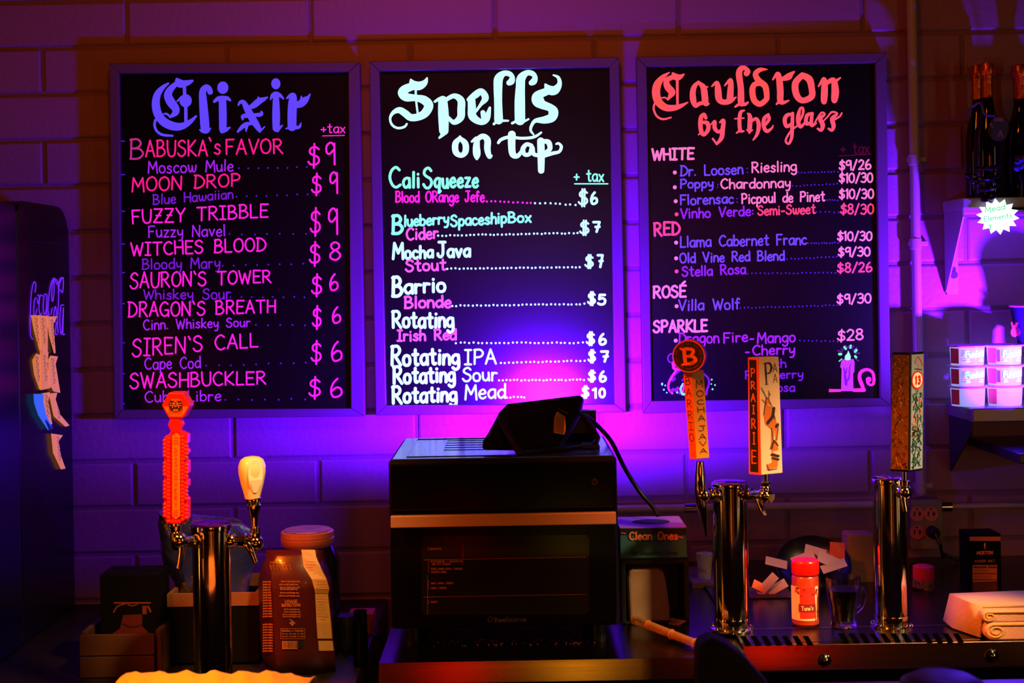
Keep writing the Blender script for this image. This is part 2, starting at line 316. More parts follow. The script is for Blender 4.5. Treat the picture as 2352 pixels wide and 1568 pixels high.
pinkA = ink('rose', (255, 18, 130), 1.); pinkB = ink('magenta', (255, 25, 205), 1.); violet = ink('violet', (128, 20, 222), .8); violetB = ink('bright_violet', (172, 30, 245), .9)
blueT = ink('blue', (88, 66, 255), 1.); cyanT = ink('cyan', (195, 255, 250), 1.1); cyanG = ink('green_cyan', (140, 255, 205), 1.); cyanW = ink('white_cyan', (205, 255, 255), 1.15)
dotB = ink('deep_violet', (70, 20, 200), .7); hotp = ink('hot_pink', (255, 40, 200), 1.); coral = ink('coral', (255, 80, 68), 1.)
redo = ink('red_orange', (255, 62, 38), 1.); salmon = ink('salmon', (255, 120, 180), 1.); lav = ink('lavender', (112, 68, 255), .9); purp = ink('purple', (150, 30, 255), .9)
dred = ink('faded_red', (90, 6, 36), .6, (60, 10, 20)); rosy = ink('pink_rose', (255, 95, 190), 1.); greenI = ink('green', (95, 255, 140), 1.)
def T(bd, nm, m, *a, **k):
    mb, fin = L(bd, nm, m); text(mb, bf, *a, **k); return fin()
# --- board 1
for s, x0, y0, x1, y1, c0, c1, m in [
 ('ABUSKA', 335, 360, 476, 358, 37, 35, pinkA), ("'s", 481, 355, 506, 353, 38, 36, pinkA), ('FAVOR', 519, 354, 649, 351, 34, 32, pinkA),
 ('MOON DROP', 304, 440, 551, 426, 32, 28, pinkA), ('FUZZY TRIBBLE', 304, 514, 615, 497.5, 31, 30, pinkB), ('WITCHES BLOOD', 301, 587, 610, 575, 29, 30, pinkB),
 ("SAURON'S TOWER", 299, 662, 622, 648, 36, 27, pinkB), ("DRAGON'S BREATH", 295, 728, 632, 717, 34, 28, pinkB), ("SIREN'S CALL", 304, 818, 592, 795, 40, 30, pinkB),
 ('SWASHBUCKLER', 299, 892, 610, 881, 35, 28, pinkB)]: T(B1, 'drink_name', m, s, x0, y0, x1, y1, c0, c1, sw=3.9)
mb, fin = L(B1, 'drink_name', ink('dusty_rose', (190, 40, 130), .9)); gch(mb, bf, 'B', 297, 317, 331, 367, 4.5); fin()
for s, x0, y0, x1, y1, c0, c1 in [
 ('Moscow Mule', 341, 398, 535, 392, 27, 25), ('Blue Hawaiian', 352, 469, 535, 455, 22, 21), ('Fuzzy Navel', 341, 545, 517, 541, 26, 25), ('Bloody Mary', 327, 618, 505, 615, 23, 25),
 ('Whiskey Sour', 330, 687, 529, 686, 21, 25), ('Cinn. Whiskey Sour', 330, 757, 574, 749, 23, 20), ('Cape Cod', 333, 848, 460, 844, 26, 26), ('Cuba Libre', 333, 923, 507, 920, 25, 24)]:
    T(B1, 'drink_description', violetB if s[0] in 'FCM' else violet, s, x0, y0, x1, y1, c0, c1, sw=3.2)
for c, a, bb in [('9', (706, 328, 735, 388), (747, 325, 771, 380)), ('9', (714, 396, 739, 451), (756, 393, 777, 446)), ('9', (711, 475, 737, 544), (753, 476, 777, 540)), ('8', (709, 553, 736, 613), (756, 554, 784, 599)),
                 ('6', (714, 627, 740, 683), (756, 627, 778, 669)), ('6', (716, 700, 739, 758), (762, 703, 784, 744)), ('6', (713, 780, 739, 838), (760, 782, 787, 831)), ('6', (708, 863, 737, 918), (758, 867, 787, 914))]:
    mb, fin = L(B1, 'price', pinkB); gch(mb, bf, '$', *a, 4.6); gch(mb, bf, c, *bb, 4.6); fin()
mb, fin = L(B1, 'tax_note', hotp); text(mb, bf, '+tax', 738, 306, 792, 304, 21, sw=2.8); mb.ribbon(bf, [(741, 312), (791, 311)], 2.2); fin()
for x0, y0, x1, y1, n in [(549, 387, 704, 384, 8), (543, 452, 706, 446, 8), (526, 538, 702, 537, 7), (511, 610, 696, 606, 8), (530, 683, 700, 682, 8), (588, 746, 700, 746, 5), (474, 840, 703, 832, 9), (518, 918, 700, 916, 7)]:
    mb, fin = L(B1, 'dotted_leader', dotB); dots(mb, bf, x0, y0, x1, y1, n, 2.2); fin()
mb, fin = L(B1, 'edge_marks', dotB)
for y in (324, 401, 485, 560, 626, 697, 787, 858, 927): mb.ribbon(bf, [(279, y), (286, y)], 3)
fin()
def tmap(ox, oy, s): return lambda x, y: P(ox+x/s, oy+y/s, YB)
def calli(bd, nm, m, fn, strokes, dd=()):
    mb = MB()
    for st in strokes:
        q = cat_rom([p if len(p) == 3 else p+(st[0][2],) for p in st], 5) if len(st) > 2 else st
        mb.ribbon(fn, q, 20)
    for x, y, rx, ry in dd: mb.dot(fn, x, y, rx, 0, 24, ry)
    return mb.obj(nm, m, bd, recalc=False)
calli(B1, 'title', blueT, tmap(340, 160, 5.88), [
 [(275,185,25),(200,240,60),(130,330,92),(105,450,108),(130,590,115),(210,700,118),(330,760,115),(450,765,95),(560,710,65),(650,628,26)],
 [(100,680,35),(88,750,35),(120,830,35),(200,880,35),(330,892,28)], [(390,130,40),(420,180,110),(470,190,95),(540,175,70),(600,150,32)],
 [(385,185,60),(300,270,90),(270,350,110),(310,440,120),(370,520,105),(370,580,85),(300,640,30)], [(300,640,25),(260,600,30),(215,595,22)],
 [(490,220,45),(495,340,45)], [(510,480,45),(512,720,45)], [(450,370,30),(395,425,22)],
 [(838,300,75),(822,255,75),(780,240,80),(738,300,92),(745,450,110),(760,650,120),(770,790,115),(775,840,40)], [(700,810,20),(740,835,40),(800,835,45),(845,790,16)],
 [(895,430,36),(950,390,60),(1010,385,60),(1070,385,52),(1110,415,28)], [(1005,400,100),(1010,600,105),(1010,800,100)], [(1000,830,60),(1050,812,55),(1105,780,22)],
 [(1220,480,22),(1245,440,42),(1290,440,60),(1340,530,90),(1410,660,100),(1480,770,80),(1510,830,40)], [(1510,835,30),(1575,770,16)],
 [(1360,515,40),(1430,480,80),(1500,425,85),(1560,400,55),(1612,372,20)], [(1490,370,18),(1490,420,50)],
 [(1280,670,28),(1280,630,50),(1340,620,60),(1450,612,50),(1520,605,55),(1540,580,30),(1525,560,15)], [(1410,725,40),(1330,735,55),(1270,775,55),(1212,838,28)], [(1330,760,50),(1325,830,18)],
 [(1655,400,20),(1680,350,50),(1725,330,70),(1780,345,50),(1830,392,20)], [(1728,360,80),(1730,600,105),(1730,790,95)], [(1745,815,60),(1815,750,16)],
 [(1875,385,22),(1930,350,60),(1965,350,70),(1955,430,115),(1945,600,122),(1945,770,118)], [(1860,795,14),(1950,780,50),(2040,775,42),(2065,720,16)],
 [(2000,480,80),(2060,460,100),(2110,420,95),(2160,375,45),(2188,330,18)], [(2070,360,18),(2078,420,60)]], [(1010,243,75,84), (1726,190,62,74), (507,418,84,88)])
# --- board 2
calli(B2, 'title', cyanT, tmap(880, 150, 5.345), [
 [(540,155,20),(510,215,70),(440,252,105),(370,235,95),(340,175,22)], [(400,245,90),(275,290,105),(235,340,108),(285,390,105),(400,400,80),(500,425,105),(560,490,112),(520,580,105),(440,630,92),(340,640,88),(270,590,88),(200,550,76),(125,580,48),(86,650,30),(110,730,30),(180,770,30),(260,755,30),(290,720,26)],
 [(400,300,28),(405,430,26),(426,600,26)], [(635,445,30),(700,410,45),(740,440,60)], [(732,430,110),(740,600,130),(745,800,115)], [(755,800,95),(730,850,50),(690,890,26)],
 [(760,430,50),(870,375,60),(955,430,90),(958,540,95),(950,640,90),(870,700,60),(800,640,40)],
 [(1085,410,90),(1090,520,100),(1100,630,100),(1200,695,75),(1270,650,85),(1310,520,30)], [(1050,420,50),(1130,365,85),(1205,320,75),(1255,400,85),(1200,480,42),(1140,565,30)], [(1225,580,60),(1240,640,75)],
 [(1545,215,65),(1575,195,80),(1585,145,60),(1550,105,65),(1480,100,70),(1420,160,108),(1410,260,108),(1412,450,98),(1418,670,108)], [(1360,720,32),(1400,690,32),(1470,680,30),(1535,680,24)],
 [(1820,215,65),(1850,195,80),(1865,145,60),(1830,100,65),(1760,95,70),(1695,160,108),(1685,260,112),(1678,450,128),(1680,670,128)], [(1585,710,32),(1640,688,32),(1720,690,30),(1785,660,24)],
 [(2090,120,20),(2150,150,40),(2165,230,60),(2110,305,105),(2040,300,105),(1992,235,26)], [(2010,320,90),(1900,370,110),(1900,430,150),(1950,480,110),(2050,520,95),(2090,570,120),(2070,640,110),(1980,670,90),(1870,680,50),(1822,740,38),(1812,800,32),(1848,850,20)]])
calli(B2, 'subtitle', cyanW, tmap(880, 150, 5.345), [
 [(943,895,50),(1008,960,75),(1010,1060,75),(957,1105,60),(893,1065,75),(888,960,75),(943,895,50)], [(943,875,30),(943,900,60)], [(1090,935,28),(1150,900,55),(1145,1000,85),(1150,1090,90),(1150,1150,28)], [(1150,915,60),(1220,870,65),(1280,915,80),(1280,1030,78),(1305,1120,55),(1335,1105,20)],
 [(1415,950,35),(1450,910,40),(1550,880,40),(1700,895,35),(1850,880,35),(1940,825,26)], [(1580,850,95),(1578,980,90),(1592,1090,80),(1650,1112,55),(1705,1050,45)], [(1820,985,50),(1760,970,50),(1715,1030,60),(1740,1095,50),(1800,1085,50),(1830,1010,55),(1850,1090,50),(1925,1105,45)],
 [(1935,930,88),(1940,1100,90),(1940,1290,78)], [(1960,930,48),(2030,945,65),(2048,1020,60),(2010,1060,50),(1960,1085,50)], [(1975,1115,40),(2080,1080,44),(2160,1060,38),(2188,1000,38),(2155,958,30),(2125,965,24)]])
def T2(nm, m, *a, **k): return T(B2, nm, m, *a, **k)
T2('beer_name', cyanG, 'Cali', 896, 430, 963, 429, 46, 44, sw=6.5, ls=.78); T2('beer_name', cyanG, 'Squeeze', 973, 431, 1097, 429, 46, 44, sw=6.5, ls=.75)
T2('beer_description', ink('hot_magenta', (255, 30, 190), 1.), 'Blood ORange Jefe', 909, 464, 1112, 463, 24, 24, sw=4.2)
mb, fin = L(B2, 'beer_name', cyanG); gch(mb, bf, 'B', 898, 491, 928, 540, 7.5); fin()
T2('beer_name', cyanG, 'lueberry', 929, 519, 1030, 513, 24, 24, sw=5.2); T2('beer_name', cyanG, 'Spaceship', 1036, 519, 1163, 511, 25, 24, sw=5.2); T2('beer_name', cyanG, 'Box', 1168, 511, 1219, 509, 23, 23, sw=5.2)
T2('beer_description', rosy, 'Cider', 934, 551, 1005, 546, 27, 26, sw=5)
T2('beer_name', cyanT, 'Mocha', 903, 595, 994, 590, 36, 30, sw=6.5, ls=.85); T2('beer_name', cyanT, 'Java', 1006, 590, 1079, 588, 34, 33, sw=6.8, ls=.85); T2('beer_description', rosy, 'Stout', 932, 623, 1023, 619, 26, 25, sw=5.2)
mb, fin = L(B2, 'beer_name', cyanW); gch(mb, bf, 'B', 898, 632, 927, 684, 8); fin()
T2('beer_name', cyanW, 'arrio', 930, 674, 1022, 669, 33, 33, sw=7); T2('beer_description', rosy, 'Blonde', 930, 707, 1035, 705, 26, 26, sw=5.5)
T2('beer_name', cyanW, 'Rotating', 902, 752, 1041, 751, 37, 36, sw=7, ls=.95); T2('beer_description', rosy, 'Irish Red', 913, 783, 1047, 779, 24, 24, sw=5.2)
T2('beer_name', cyanW, 'Rotating', 899, 839, 1054, 835, 43, 38, sw=7.4, ls=.9); T2('beer_name', cyanW, 'Rotating', 904, 880, 1044, 875, 38, 36, sw=7.4, ls=.92); T2('beer_name', cyanW, 'Rotating', 902, 925, 1048, 920, 38, 35, sw=7.4, ls=.92)
T2('beer_description', cyanT, 'IPA', 1068, 837, 1139, 835, 33, 33, sw=5); T2('beer_description', cyanT, 'Sour', 1063, 876, 1141, 873, 31, 30, sw=5); T2('beer_description', cyanT, 'Mead', 1069, 917, 1160, 912, 33, 32, sw=5)
mb, fin = L(B2, 'tax_note', cyanG); text(mb, bf, '+ tax', 1319, 417, 1386, 416, 26, sw=4); mb.ribbon(bf, [(1320, 422), (1396, 422)], 3.2); fin()
for c, a, bb, m in [('6', (1327, 432, 1351, 476), (1355, 439, 1374, 471), cyanT), ('7', (1330, 504, 1354, 542), (1360, 507, 1380, 535), cyanT), ('7', (1342, 583, 1364, 618), (1370, 583, 1387, 616), cyanT), ('5', (1348, 668, 1369, 703), (1371, 674, 1393, 702), cyanW),
                 ('6', (1345, 760, 1367, 795), (1374, 764, 1394, 794), cyanW), ('7', (1349, 801, 1369, 835), (1378, 804, 1399, 833), cyanW), ('6', (1349, 848, 1369, 879), (1375, 850, 1394, 879), cyanW), ('10', (1334, 884, 1354, 916), (1359, 889, 1371, 916), cyanW)]:
    mb, fin = L(B2, 'price', m); gch(mb, bf, '%', *a, 4.6); gch(mb, bf, c[0], *bb, 6)
    if len(c) > 1: gch(mb, bf, '0', 1374, 889, 1392, 915, 6)
    fin()
for x0, y0, x1, y1, n, m in [(1118, 462, 1220, 466, 11, hotp), (1229, 466, 1322, 470, 9, cyanT), (1007, 541, 1326, 535, 36, cyanT), (1028, 617, 1332, 613, 34, cyanT), (1039, 702, 1342, 698, 33, cyanT), (1048, 787, 1338, 787, 30, cyanT),
                          (1150, 833, 1342, 828, 21, cyanT), (1146, 873, 1342, 872, 24, cyanT), (1165, 912, 1205, 912, 6, cyanT)]:
    mb, fin = L(B2, 'dotted_leader', m); dots(mb, bf, x0, y0, x1, y1, n, 2.7); fin()
# --- board 3
calli(B3, 'title', coral, tmap(1480, 140, 4.9), [
 [(280,130,15),(205,185,55),(145,270,88),(132,370,92),(160,460,90),(230,520,80),(310,530,70),(400,510,50),(490,465,14)], [(115,480,22),(105,540,24),(140,620,24),(210,655,24),(300,635,18)],
 [(320,140,28),(355,180,75),(400,180,55),(445,150,18)], [(320,180,55),(250,220,60),(262,290,78),(310,350,78),(290,395,48),(265,435,20)], [(265,435,20),(235,412,18),(195,415,16)], [(370,200,32),(373,500,28)],
 [(610,235,30),(565,285,55),(545,350,65),(550,440,70),(575,505,45),(620,480,45),(670,470,40)], [(615,245,35),(665,300,68),(680,400,75),(690,475,65),(728,480,16)], [(680,300,40),(715,290,12)],
 [(760,285,18),(815,245,45),(830,330,75),(838,420,75),(880,462,60),(960,452,60),(1032,408,16)], [(905,275,18),(970,215,45),(970,320,70),(962,440,75)],
 [(1150,140,65),(1168,115,50),(1130,80,50),(1085,90,62),(1065,150,72),(1085,300,70),(1088,450,75),(1095,485,55)], [(1022,515,22),(1080,482,40),(1130,488,40),(1165,465,22)],
 [(1380,95,14),(1300,100,50),(1250,150,60),(1290,225,70),(1360,285,70),(1378,400,62),(1365,440,60),(1300,485,62),(1235,440,68),(1215,330,68),(1240,265,60),(1300,250,60)],
 [(1445,210,18),(1500,145,50),(1520,220,72),(1530,350,75),(1530,440,70),(1560,468,45),(1625,445,18)], [(1488,485,22),(1530,445,45)], [(1550,205,40),(1620,178,75),(1650,150,50),(1685,122,22)],
 [(1778,160,65),(1855,205,80),(1882,300,72),(1882,400,72),(1778,445,65),(1712,380,75),(1700,250,75),(1778,160,65)],
 [(1960,285,18),(2020,205,50),(2028,300,75),(2022,440,72),(2022,470,30)], [(2045,255,45),(2125,215,60),(2148,330,85),(2140,430,75),(2138,458,30)], [(2150,230,40),(2205,190,18)]])
calli(B3, 'subtitle', coral, tmap(1480, 140, 4.9), [
 [(692,640,38),(672,600,38),(640,630,48),(630,700,50),(640,790,50),(670,830,40),(718,770,48),(710,700,48),(655,690,36)], [(608,830,14),(650,800,28)], [(750,715,14),(792,682,38),(790,750,48),(830,798,38),(870,775,36)], [(850,690,22),(890,672,45),(880,780,52),(868,865,50),(815,935,26)], [(815,935,24),(770,875,24)],
 [(1125,555,18),(1082,580,40),(1070,680,44),(1080,780,42),(1120,790,18)], [(1038,810,18),(1078,780,32)], [(1018,650,16),(1120,642,16)], [(1160,590,14),(1188,625,50),(1185,760,52),(1182,810,22)], [(1152,772,14),(1185,790,30),(1220,775,12)], [(1200,680,32),(1260,650,38),(1288,720,48),(1270,820,38),(1225,888,18)],
 [(1395,600,28),(1348,650,44),(1345,740,44),(1380,790,42),(1435,755,24),(1448,725,14)], [(1395,610,36),(1402,660,38),(1352,735,22)], [(1670,600,30),(1610,608,44),(1580,660,48),(1600,735,42),(1665,705,40)], [(1668,590,38),(1664,740,42),(1658,860,36),(1625,930,28),(1590,895,24),(1640,800,24),(1712,735,20)],
 [(1712,740,18),(1780,610,28),(1785,535,28),(1755,535,28),(1732,620,48),(1735,700,48),(1762,740,38),(1812,685,22)], [(1890,592,36),(1832,612,42),(1820,700,44),(1868,700,36)], [(1888,590,36),(1880,720,42),(1932,700,22)],
 [(1920,690,18),(1990,585,24),(2030,600,24),(1980,650,46),(2008,720,52),(1990,780,34),(1952,762,26)], [(2010,680,18),(2060,630,18),(2110,575,24),(2170,592,24),(2115,650,50),(2130,730,48),(2110,780,34),(2075,762,26)], [(2140,660,22),(2200,622,22),(2222,585,18)]])
def T3(nm, m, *a, **k): return T(B3, nm, m, *a, **k)
T3('heading', salmon, 'WHITE', 1498, 367, 1593, 365, 25, 25, sw=5.4); T3('heading', redo, 'RED', 1503, 541, 1561, 537, 29, 28, sw=5.6)
T3('heading', salmon, 'ROS^', 1501, 684, 1575, 681, 26, 26, sw=5.4); T3('heading', salmon, 'SPARKLE', 1501, 763, 1624, 760, 26, 26, sw=5.6)
for s, x0, y0, x1, y1, c, m in [
 ('Dr. Loosen', 1563, 404, 1706, 399, 23, lav), ('Riesling', 1727, 396, 1829, 392, 23, salmon), ('Poppy', 1563, 432, 1638, 430, 20, lav), ('Chardonnay', 1656, 433, 1815, 430, 22, salmon),
 ('Florensac', 1563, 470, 1684, 466, 22, lav), ('Picpoul de Pinet', 1704, 467, 1894, 461, 22, salmon), ('Vinho Verde:', 1563, 501, 1731, 494, 22, purp), ('Semi-Sweet', 1741, 494, 1872, 490, 21, redo),
 ('Llama Cabernet Franc', 1563, 567, 1852, 561, 24, lav), ('Old Vine Red Blend', 1562, 603, 1801, 597, 22, lav), ('Stella Rosa', 1567, 634, 1712, 628, 22, purp), ('Villa Wolf', 1559, 713, 1699, 709, 24, lav),
 ('Dragon', 1559, 789, 1651, 786, 24, violetB), ('Fire', 1662, 787, 1717, 783, 23, violetB), ('-', 1722, 787, 1732, 787, 23, violetB), ('Mango', 1740, 788, 1826, 784, 24, violetB),
 ('-', 1712, 817, 1721, 817, 23, violetB), ('Cherry', 1729, 815, 1825, 812, 22, violetB), ('Peach', 1729, 845, 1805, 843, 19, violet), ('Raspberry', 1712, 870, 1844, 867, 18, violet), ('Mimosa', 1735, 900, 1825, 898, 19, violet)]:
    T3('wine_name', m, s, x0, y0, x1, y1, c, sw=3.9 if m is not violet else 3.4)
for s, x0, y0, x1, y1, c, m in [('$9/26', 1928, 390, 2000, 388, 21, salmon), ('$10/30', 1928, 419, 2004, 418, 21, salmon), ('$10/30', 1928, 456, 2006, 455, 21, salmon), ('$8/30', 1931, 491, 2006, 491, 22, redo),
 ('$10/30', 1924, 552, 2002, 552, 20, salmon), ('$9/30', 1926, 588, 1998, 587, 20, salmon), ('$8/26', 1924, 625, 2002, 623, 21, redo), ('$9/30', 1923, 697, 2000, 695, 21, salmon), ('$28', 1924, 782, 1982, 779, 24, salmon)]:
    T3('price', m, s, x0, y0, x1, y1, c, sw=4.1)
mb, fin = L(B3, 'tax_note', dred); text(mb, bf, '+ tax', 1931, 353, 1996, 351, 24, sw=3); mb.ribbon(bf, [(1928, 358), (2001, 354)], 2.5); fin()
for x, y, m in [(1550, 396, salmon), (1550, 430, salmon), (1552, 462, salmon), (1554, 492, redo), (1553, 557, salmon), (1553, 593, salmon), (1554, 623, redo), (1554, 703, salmon), (1552, 782, salmon)]:
    mb, fin = L(B3, 'bullet', m); mb.dot(bf, x, y, 4.6, 0, 14); fin()
for x0, y0, x1, y1, n in [(1717, 395, 1717, 388, 2), (1648, 430, 1648, 423, 2), (1693, 463, 1693, 456, 2), (1834, 396, 1924, 394, 13), (1820, 427, 1924, 422, 13), (1899, 459, 1924, 459, 5), (1875, 487, 1926, 487, 6), (1857, 559, 1924, 557, 12), (1808, 594, 1922, 590, 14),
                          (1718, 628, 1919, 626, 22), (1701, 707, 1924, 701, 26), (1837, 782, 1925, 784, 10)]:
    mb, fin = L(B3, 'dotted_leader', dotB); dots(mb, bf, x0, y0, x1, y1, n, 2.); fin()
# candle drawing
cm = tmap(1880, 770, 10.456); mats = [ink('candle', (215, 55, 255), .95), hotp, greenI, ink('dark_magenta', (130, 20, 110), .7), ink('flame_mint', (170, 255, 215), 1.), ink('wax_shade', (140, 10, 250), .9)]
mb = MB(); mb.poly(cm, [(250, 1285), (540, 1290), (540, 1355), (250, 1365)], 1); mb.ribbon(cm, cat_rom([(850, 1315, 85), (1090, 1310, 95)]), 80, 1)
mb.ribbon(cm, cat_rom([(1090, 1310, 70), (1040, 1180, 95), (985, 1020, 90), (1020, 880, 85), (1160, 820, 75), (1290, 880, 75), (1330, 1010, 75), (1320, 1150, 75), (1260, 1190, 60), (1190, 1150, 70), (1200, 1060, 130)], 5), 80, 1); mb.dot(cm, 1205, 1060, 68, 1, 16)
mb.add([cm(x, y)+Vector((0, -.0003, 0)) for x, y in [(540, 1340), (555, 800), (520, 760), (545, 620), (600, 570), (840, 570), (865, 640), (860, 880), (830, 910), (840, 1340)]], [tuple(range(10))], 0)
for st in ([(600, 770, 20), (620, 850, 40), (640, 1000, 60), (660, 1150, 70), (660, 1210, 10)], [(770, 690, 20), (740, 800, 30), (740, 960, 40), (700, 1080, 40)], [(680, 780, 20), (660, 900, 40)]):
    q = MB(); mb.ribbon(lambda x, y: cm(x, y)+Vector((0, -.0006, 0)), cat_rom(st), 20, 5)
mb.add([cm(x, y)+Vector((0, -.0006, 0)) for x, y in [(630, 580), (630, 500), (690, 430), (710, 360), (750, 440), (775, 510), (765, 580), (700, 600)]], [tuple(range(8))], 4)
for a, c, wd in [((540, 450), (500, 450), 62), ((620, 280), (655, 325), 55), ((775, 245), (762, 300), 50), ((910, 355), (880, 390), 62), ((880, 500), (905, 525), 55), ((495, 620), (560, 565), 26)]: mb.ribbon(cm, [a, c], wd, 2)
for a, c in [((460, 365), (570, 395)), ((545, 320), (595, 360)), ((640, 235), (690, 295)), ((720, 250), (705, 305)), ((840, 250), (800, 315)), ((920, 290), (840, 360)), ((890, 435), (985, 425)), ((880, 555), (960, 610))]: mb.ribbon(cm, [a, c], 26, 3)
mb.obj('candle_drawing', mats, B3, recalc=False)
# cauldron drawing
cm = tmap(1490, 780, 11.2); mb = MB()
mb.ribbon(cm, cat_rom([(630, 350, 36), (540, 380, 36), (490, 470, 36), (530, 570, 36), (600, 580, 30)], 5), 36, 5)
mb.ribbon(cm, cat_rom([(620, 590, 70), (640, 680, 80), (660, 740, 80), (760, 770, 50), (900, 790, 40)], 5), 50, 1)
mb.ribbon(cm, cat_rom([(700, 800, 50), (600, 950, 70), (510, 1130, 60), (520, 1280, 60), (600, 1370, 60)], 5), 50, 1)
mb.ribbon(cm, cat_rom([(1420, 880, 40), (1530, 990, 50), (1550, 1130, 50), (1500, 1280, 60), (1480, 1400, 70)], 5), 50, 3)
for x, y, w_ in [(640, 950, 40), (620, 1050, 60), (720, 860, 50), (700, 1300, 90), (580, 1330, 80), (800, 1370, 80), (860, 1050, 40)]: mb.ribbon(cm, [(x, y), (x+50, y-50)], w_, 3 if y < 1100 else 5)
mb.ribbon(cm, cat_rom([(880, 1130, 40), (820, 1260, 50), (860, 1390, 60), (930, 1400, 60)], 5), 50, 2); mb.ribbon(cm, [(900, 1150), (880, 1350)], 50, 1)
for x, y, r, ry in [(345, 1140, 26, 42), (425, 1175, 20, 24), (390, 1285, 24, 26), (465, 1360, 22, 20), (615, 1385, 16, 18), (730, 1350, 28, 34), (1622, 1025, 22, 26), (1610, 1138, 18, 20), (1705, 1165, 22, 22), (1642, 1272, 26, 26)]: mb.dot(cm, x, y, r, 2, 12, ry)
mb.obj('cauldron_drawing', mats, B3, recalc=False)
# ================================================================ COUNTERS
ZC = .9645       # back counter height
def boxpx(mb, x0, y0, x1, y1, Y, depth, mi=0):       # box whose front face fills a pixel rect at depth Y
    a = P((x0+x1)/2, (y0+y1)/2, Y); s = S(Y); hx = (x1-x0)/2/s; hz = (y1-y0)/2/s
    mb.box((a.x-hx, Y, a.z-hz), (a.x+hx, Y+depth, a.z+hz), mi); return a, hx, hz
def lathepx(mb, cx, Y, prof, n=28, mi=0, caps=True):  # prof: (cx?, y_px, r_px) list top..bottom about a vertical axis
    s = S(Y); q = []
    x0 = P(cx, prof[0][0], Y).x
    for y, r in prof: q.append((P(cx, y, Y).z, r/s))
    q.sort(key=lambda t: t[0]) if False else None
    z0 = q[0][0]; mb.lathe((x0, Y, 0), q, n, mi, caps=caps)
left_m = mat('dark_laminate', (26, 18, 15), .45, bump=(12, .1, (1, 1, 1)))
b = MB(); b.box((-1.9, -.85, .865), (-.2855, -.001, .90)); cb = MB(); cb.box((-1.9, -.80, 0), (-.30, -.001, .8655))
t = thing('back_counter', (-.9, -.4, 0), 'dark low counter at left carrying the crate, bin and coffee bag', 'counter'); b.obj('worktop', left_m, t, bevel=.004); cb.obj('cabinet', left_m, t)
YT = -.743
xl = P(870, 1540, YT).x
t = thing('oven_table', (0, -.4, 0), 'stainless steel table with a bright bullnose edge under the toaster oven', 'table')
b = MB(); b.box((xl, YT+.006, ZC-.008), (.38, -.001, ZC)); b.obj('tabletop', ctop_m, t)
b = MB(); b.add([(xl, YT+.006, ZC), (.38, YT+.006, ZC), (.38, YT-.0035, ZC-.0325), (xl, YT-.0035, ZC-.0325)], [(0, 1, 2, 3)])
b.box((xl, YT+.012, ZC-.0325), (.38, YT+.02, ZC-.0085)); b.obj('fascia', fascia_m, t, smooth=True)
b = MB()
for x in (xl+.03, .34):
    for y in (YT+.04, -.03): b.box((x-.016, y-.016, 0), (x+.016, y+.016, ZC-.03))
b.obj('leg', steel, t)
b = MB(); b.box((xl+.02, YT+.03, ZC-.42), (.36, -.01, ZC-.40)); b.obj('undershelf', mat('dark_steel', (40, 38, 38), .4, 1.), t)
# drip tray counter at right
YR = -.695
t = thing('bar_counter', (1.0, -.35, 0), 'stainless steel tap counter with slotted drip tray at right', 'counter')
b = MB(); b.box((.381, YR+.0201, ZC), (1.5, -.001, ZC+.006)); b.obj('worktop', ctop_m, t)
b = MB(); b.hexa([(.381, YR-.005, ZC-.036), (1.5, YR-.005, ZC-.036), (1.5, YR+.02, ZC-.036), (.381, YR+.02, ZC-.036)], [(.381, YR+.0055, ZC+.0055), (1.5, YR+.0055, ZC+.0055), (1.5, YR+.02, ZC+.0055), (.381, YR+.02, ZC+.0055)]); b.obj('fascia', fascia_m, t, bevel=.001)
b = MB(); b.box((.40, YR+.06, 0), (1.5, -.001, ZC-.002)); b.obj('cabinet', mat('black_cabinet', (10, 9, 9), .6), t)
ZT = ZC+.006
b = MB()
for px in list(range(1700, 1850, 24))+list(range(1925, 2190, 24)):
    y0, y1 = (1460, 1482) if px < 1900 else (1454, 1474)
    b.add([PZ(px, y0, ZT+.0006), PZ(px+12, y0, ZT+.0006), PZ(px+26, y1, ZT+.0006), PZ(px+13, y1, ZT+.0006)], [(0, 1, 2, 3)])
o = b.obj('drain_slot', mat('slot_black', (2, 2, 2), .9, spec=0.), t, recalc=False)
b = MB(); r0 = [PZ(1648, 1447, ZT), PZ(2215, 1436, ZT), PZ(2245, 1452, ZT), PZ(1630, 1464, ZT)]
b.ribbon(lambda x, y: Vector((x, y, ZT+.0015)), [(r0[0].x, r0[0].y), (r0[1].x, r0[1].y)], .003); b.obj('tray_rim', steel, t)
for px, py in ((1893, 1517), (2278, 1506)):
    c = P(px, py, YR); b = MB(); b.lathe((c.x, YR, c.z), [(0, .0118), (.002, .0118), (.0035, .009), (.0065, .006), (.008, .0001)], 20, ax=(0, -1, 0)); b.obj('dome_screw', chrome, t, smooth=True)
# front bar ledge, just under the frame
b = MB(); b.box((-1.6, -2.0, .995), (1.6, -1.1, 1.03)); b.box((-1.6, -1.95, 0), (1.6, -1.3, .9955))
tag(b.obj('front_bar', mat('dark_bar_wood', (40, 22, 14), .35), None, bevel=.005), 'dark wooden front bar along the bottom edge of the view', 'bar')
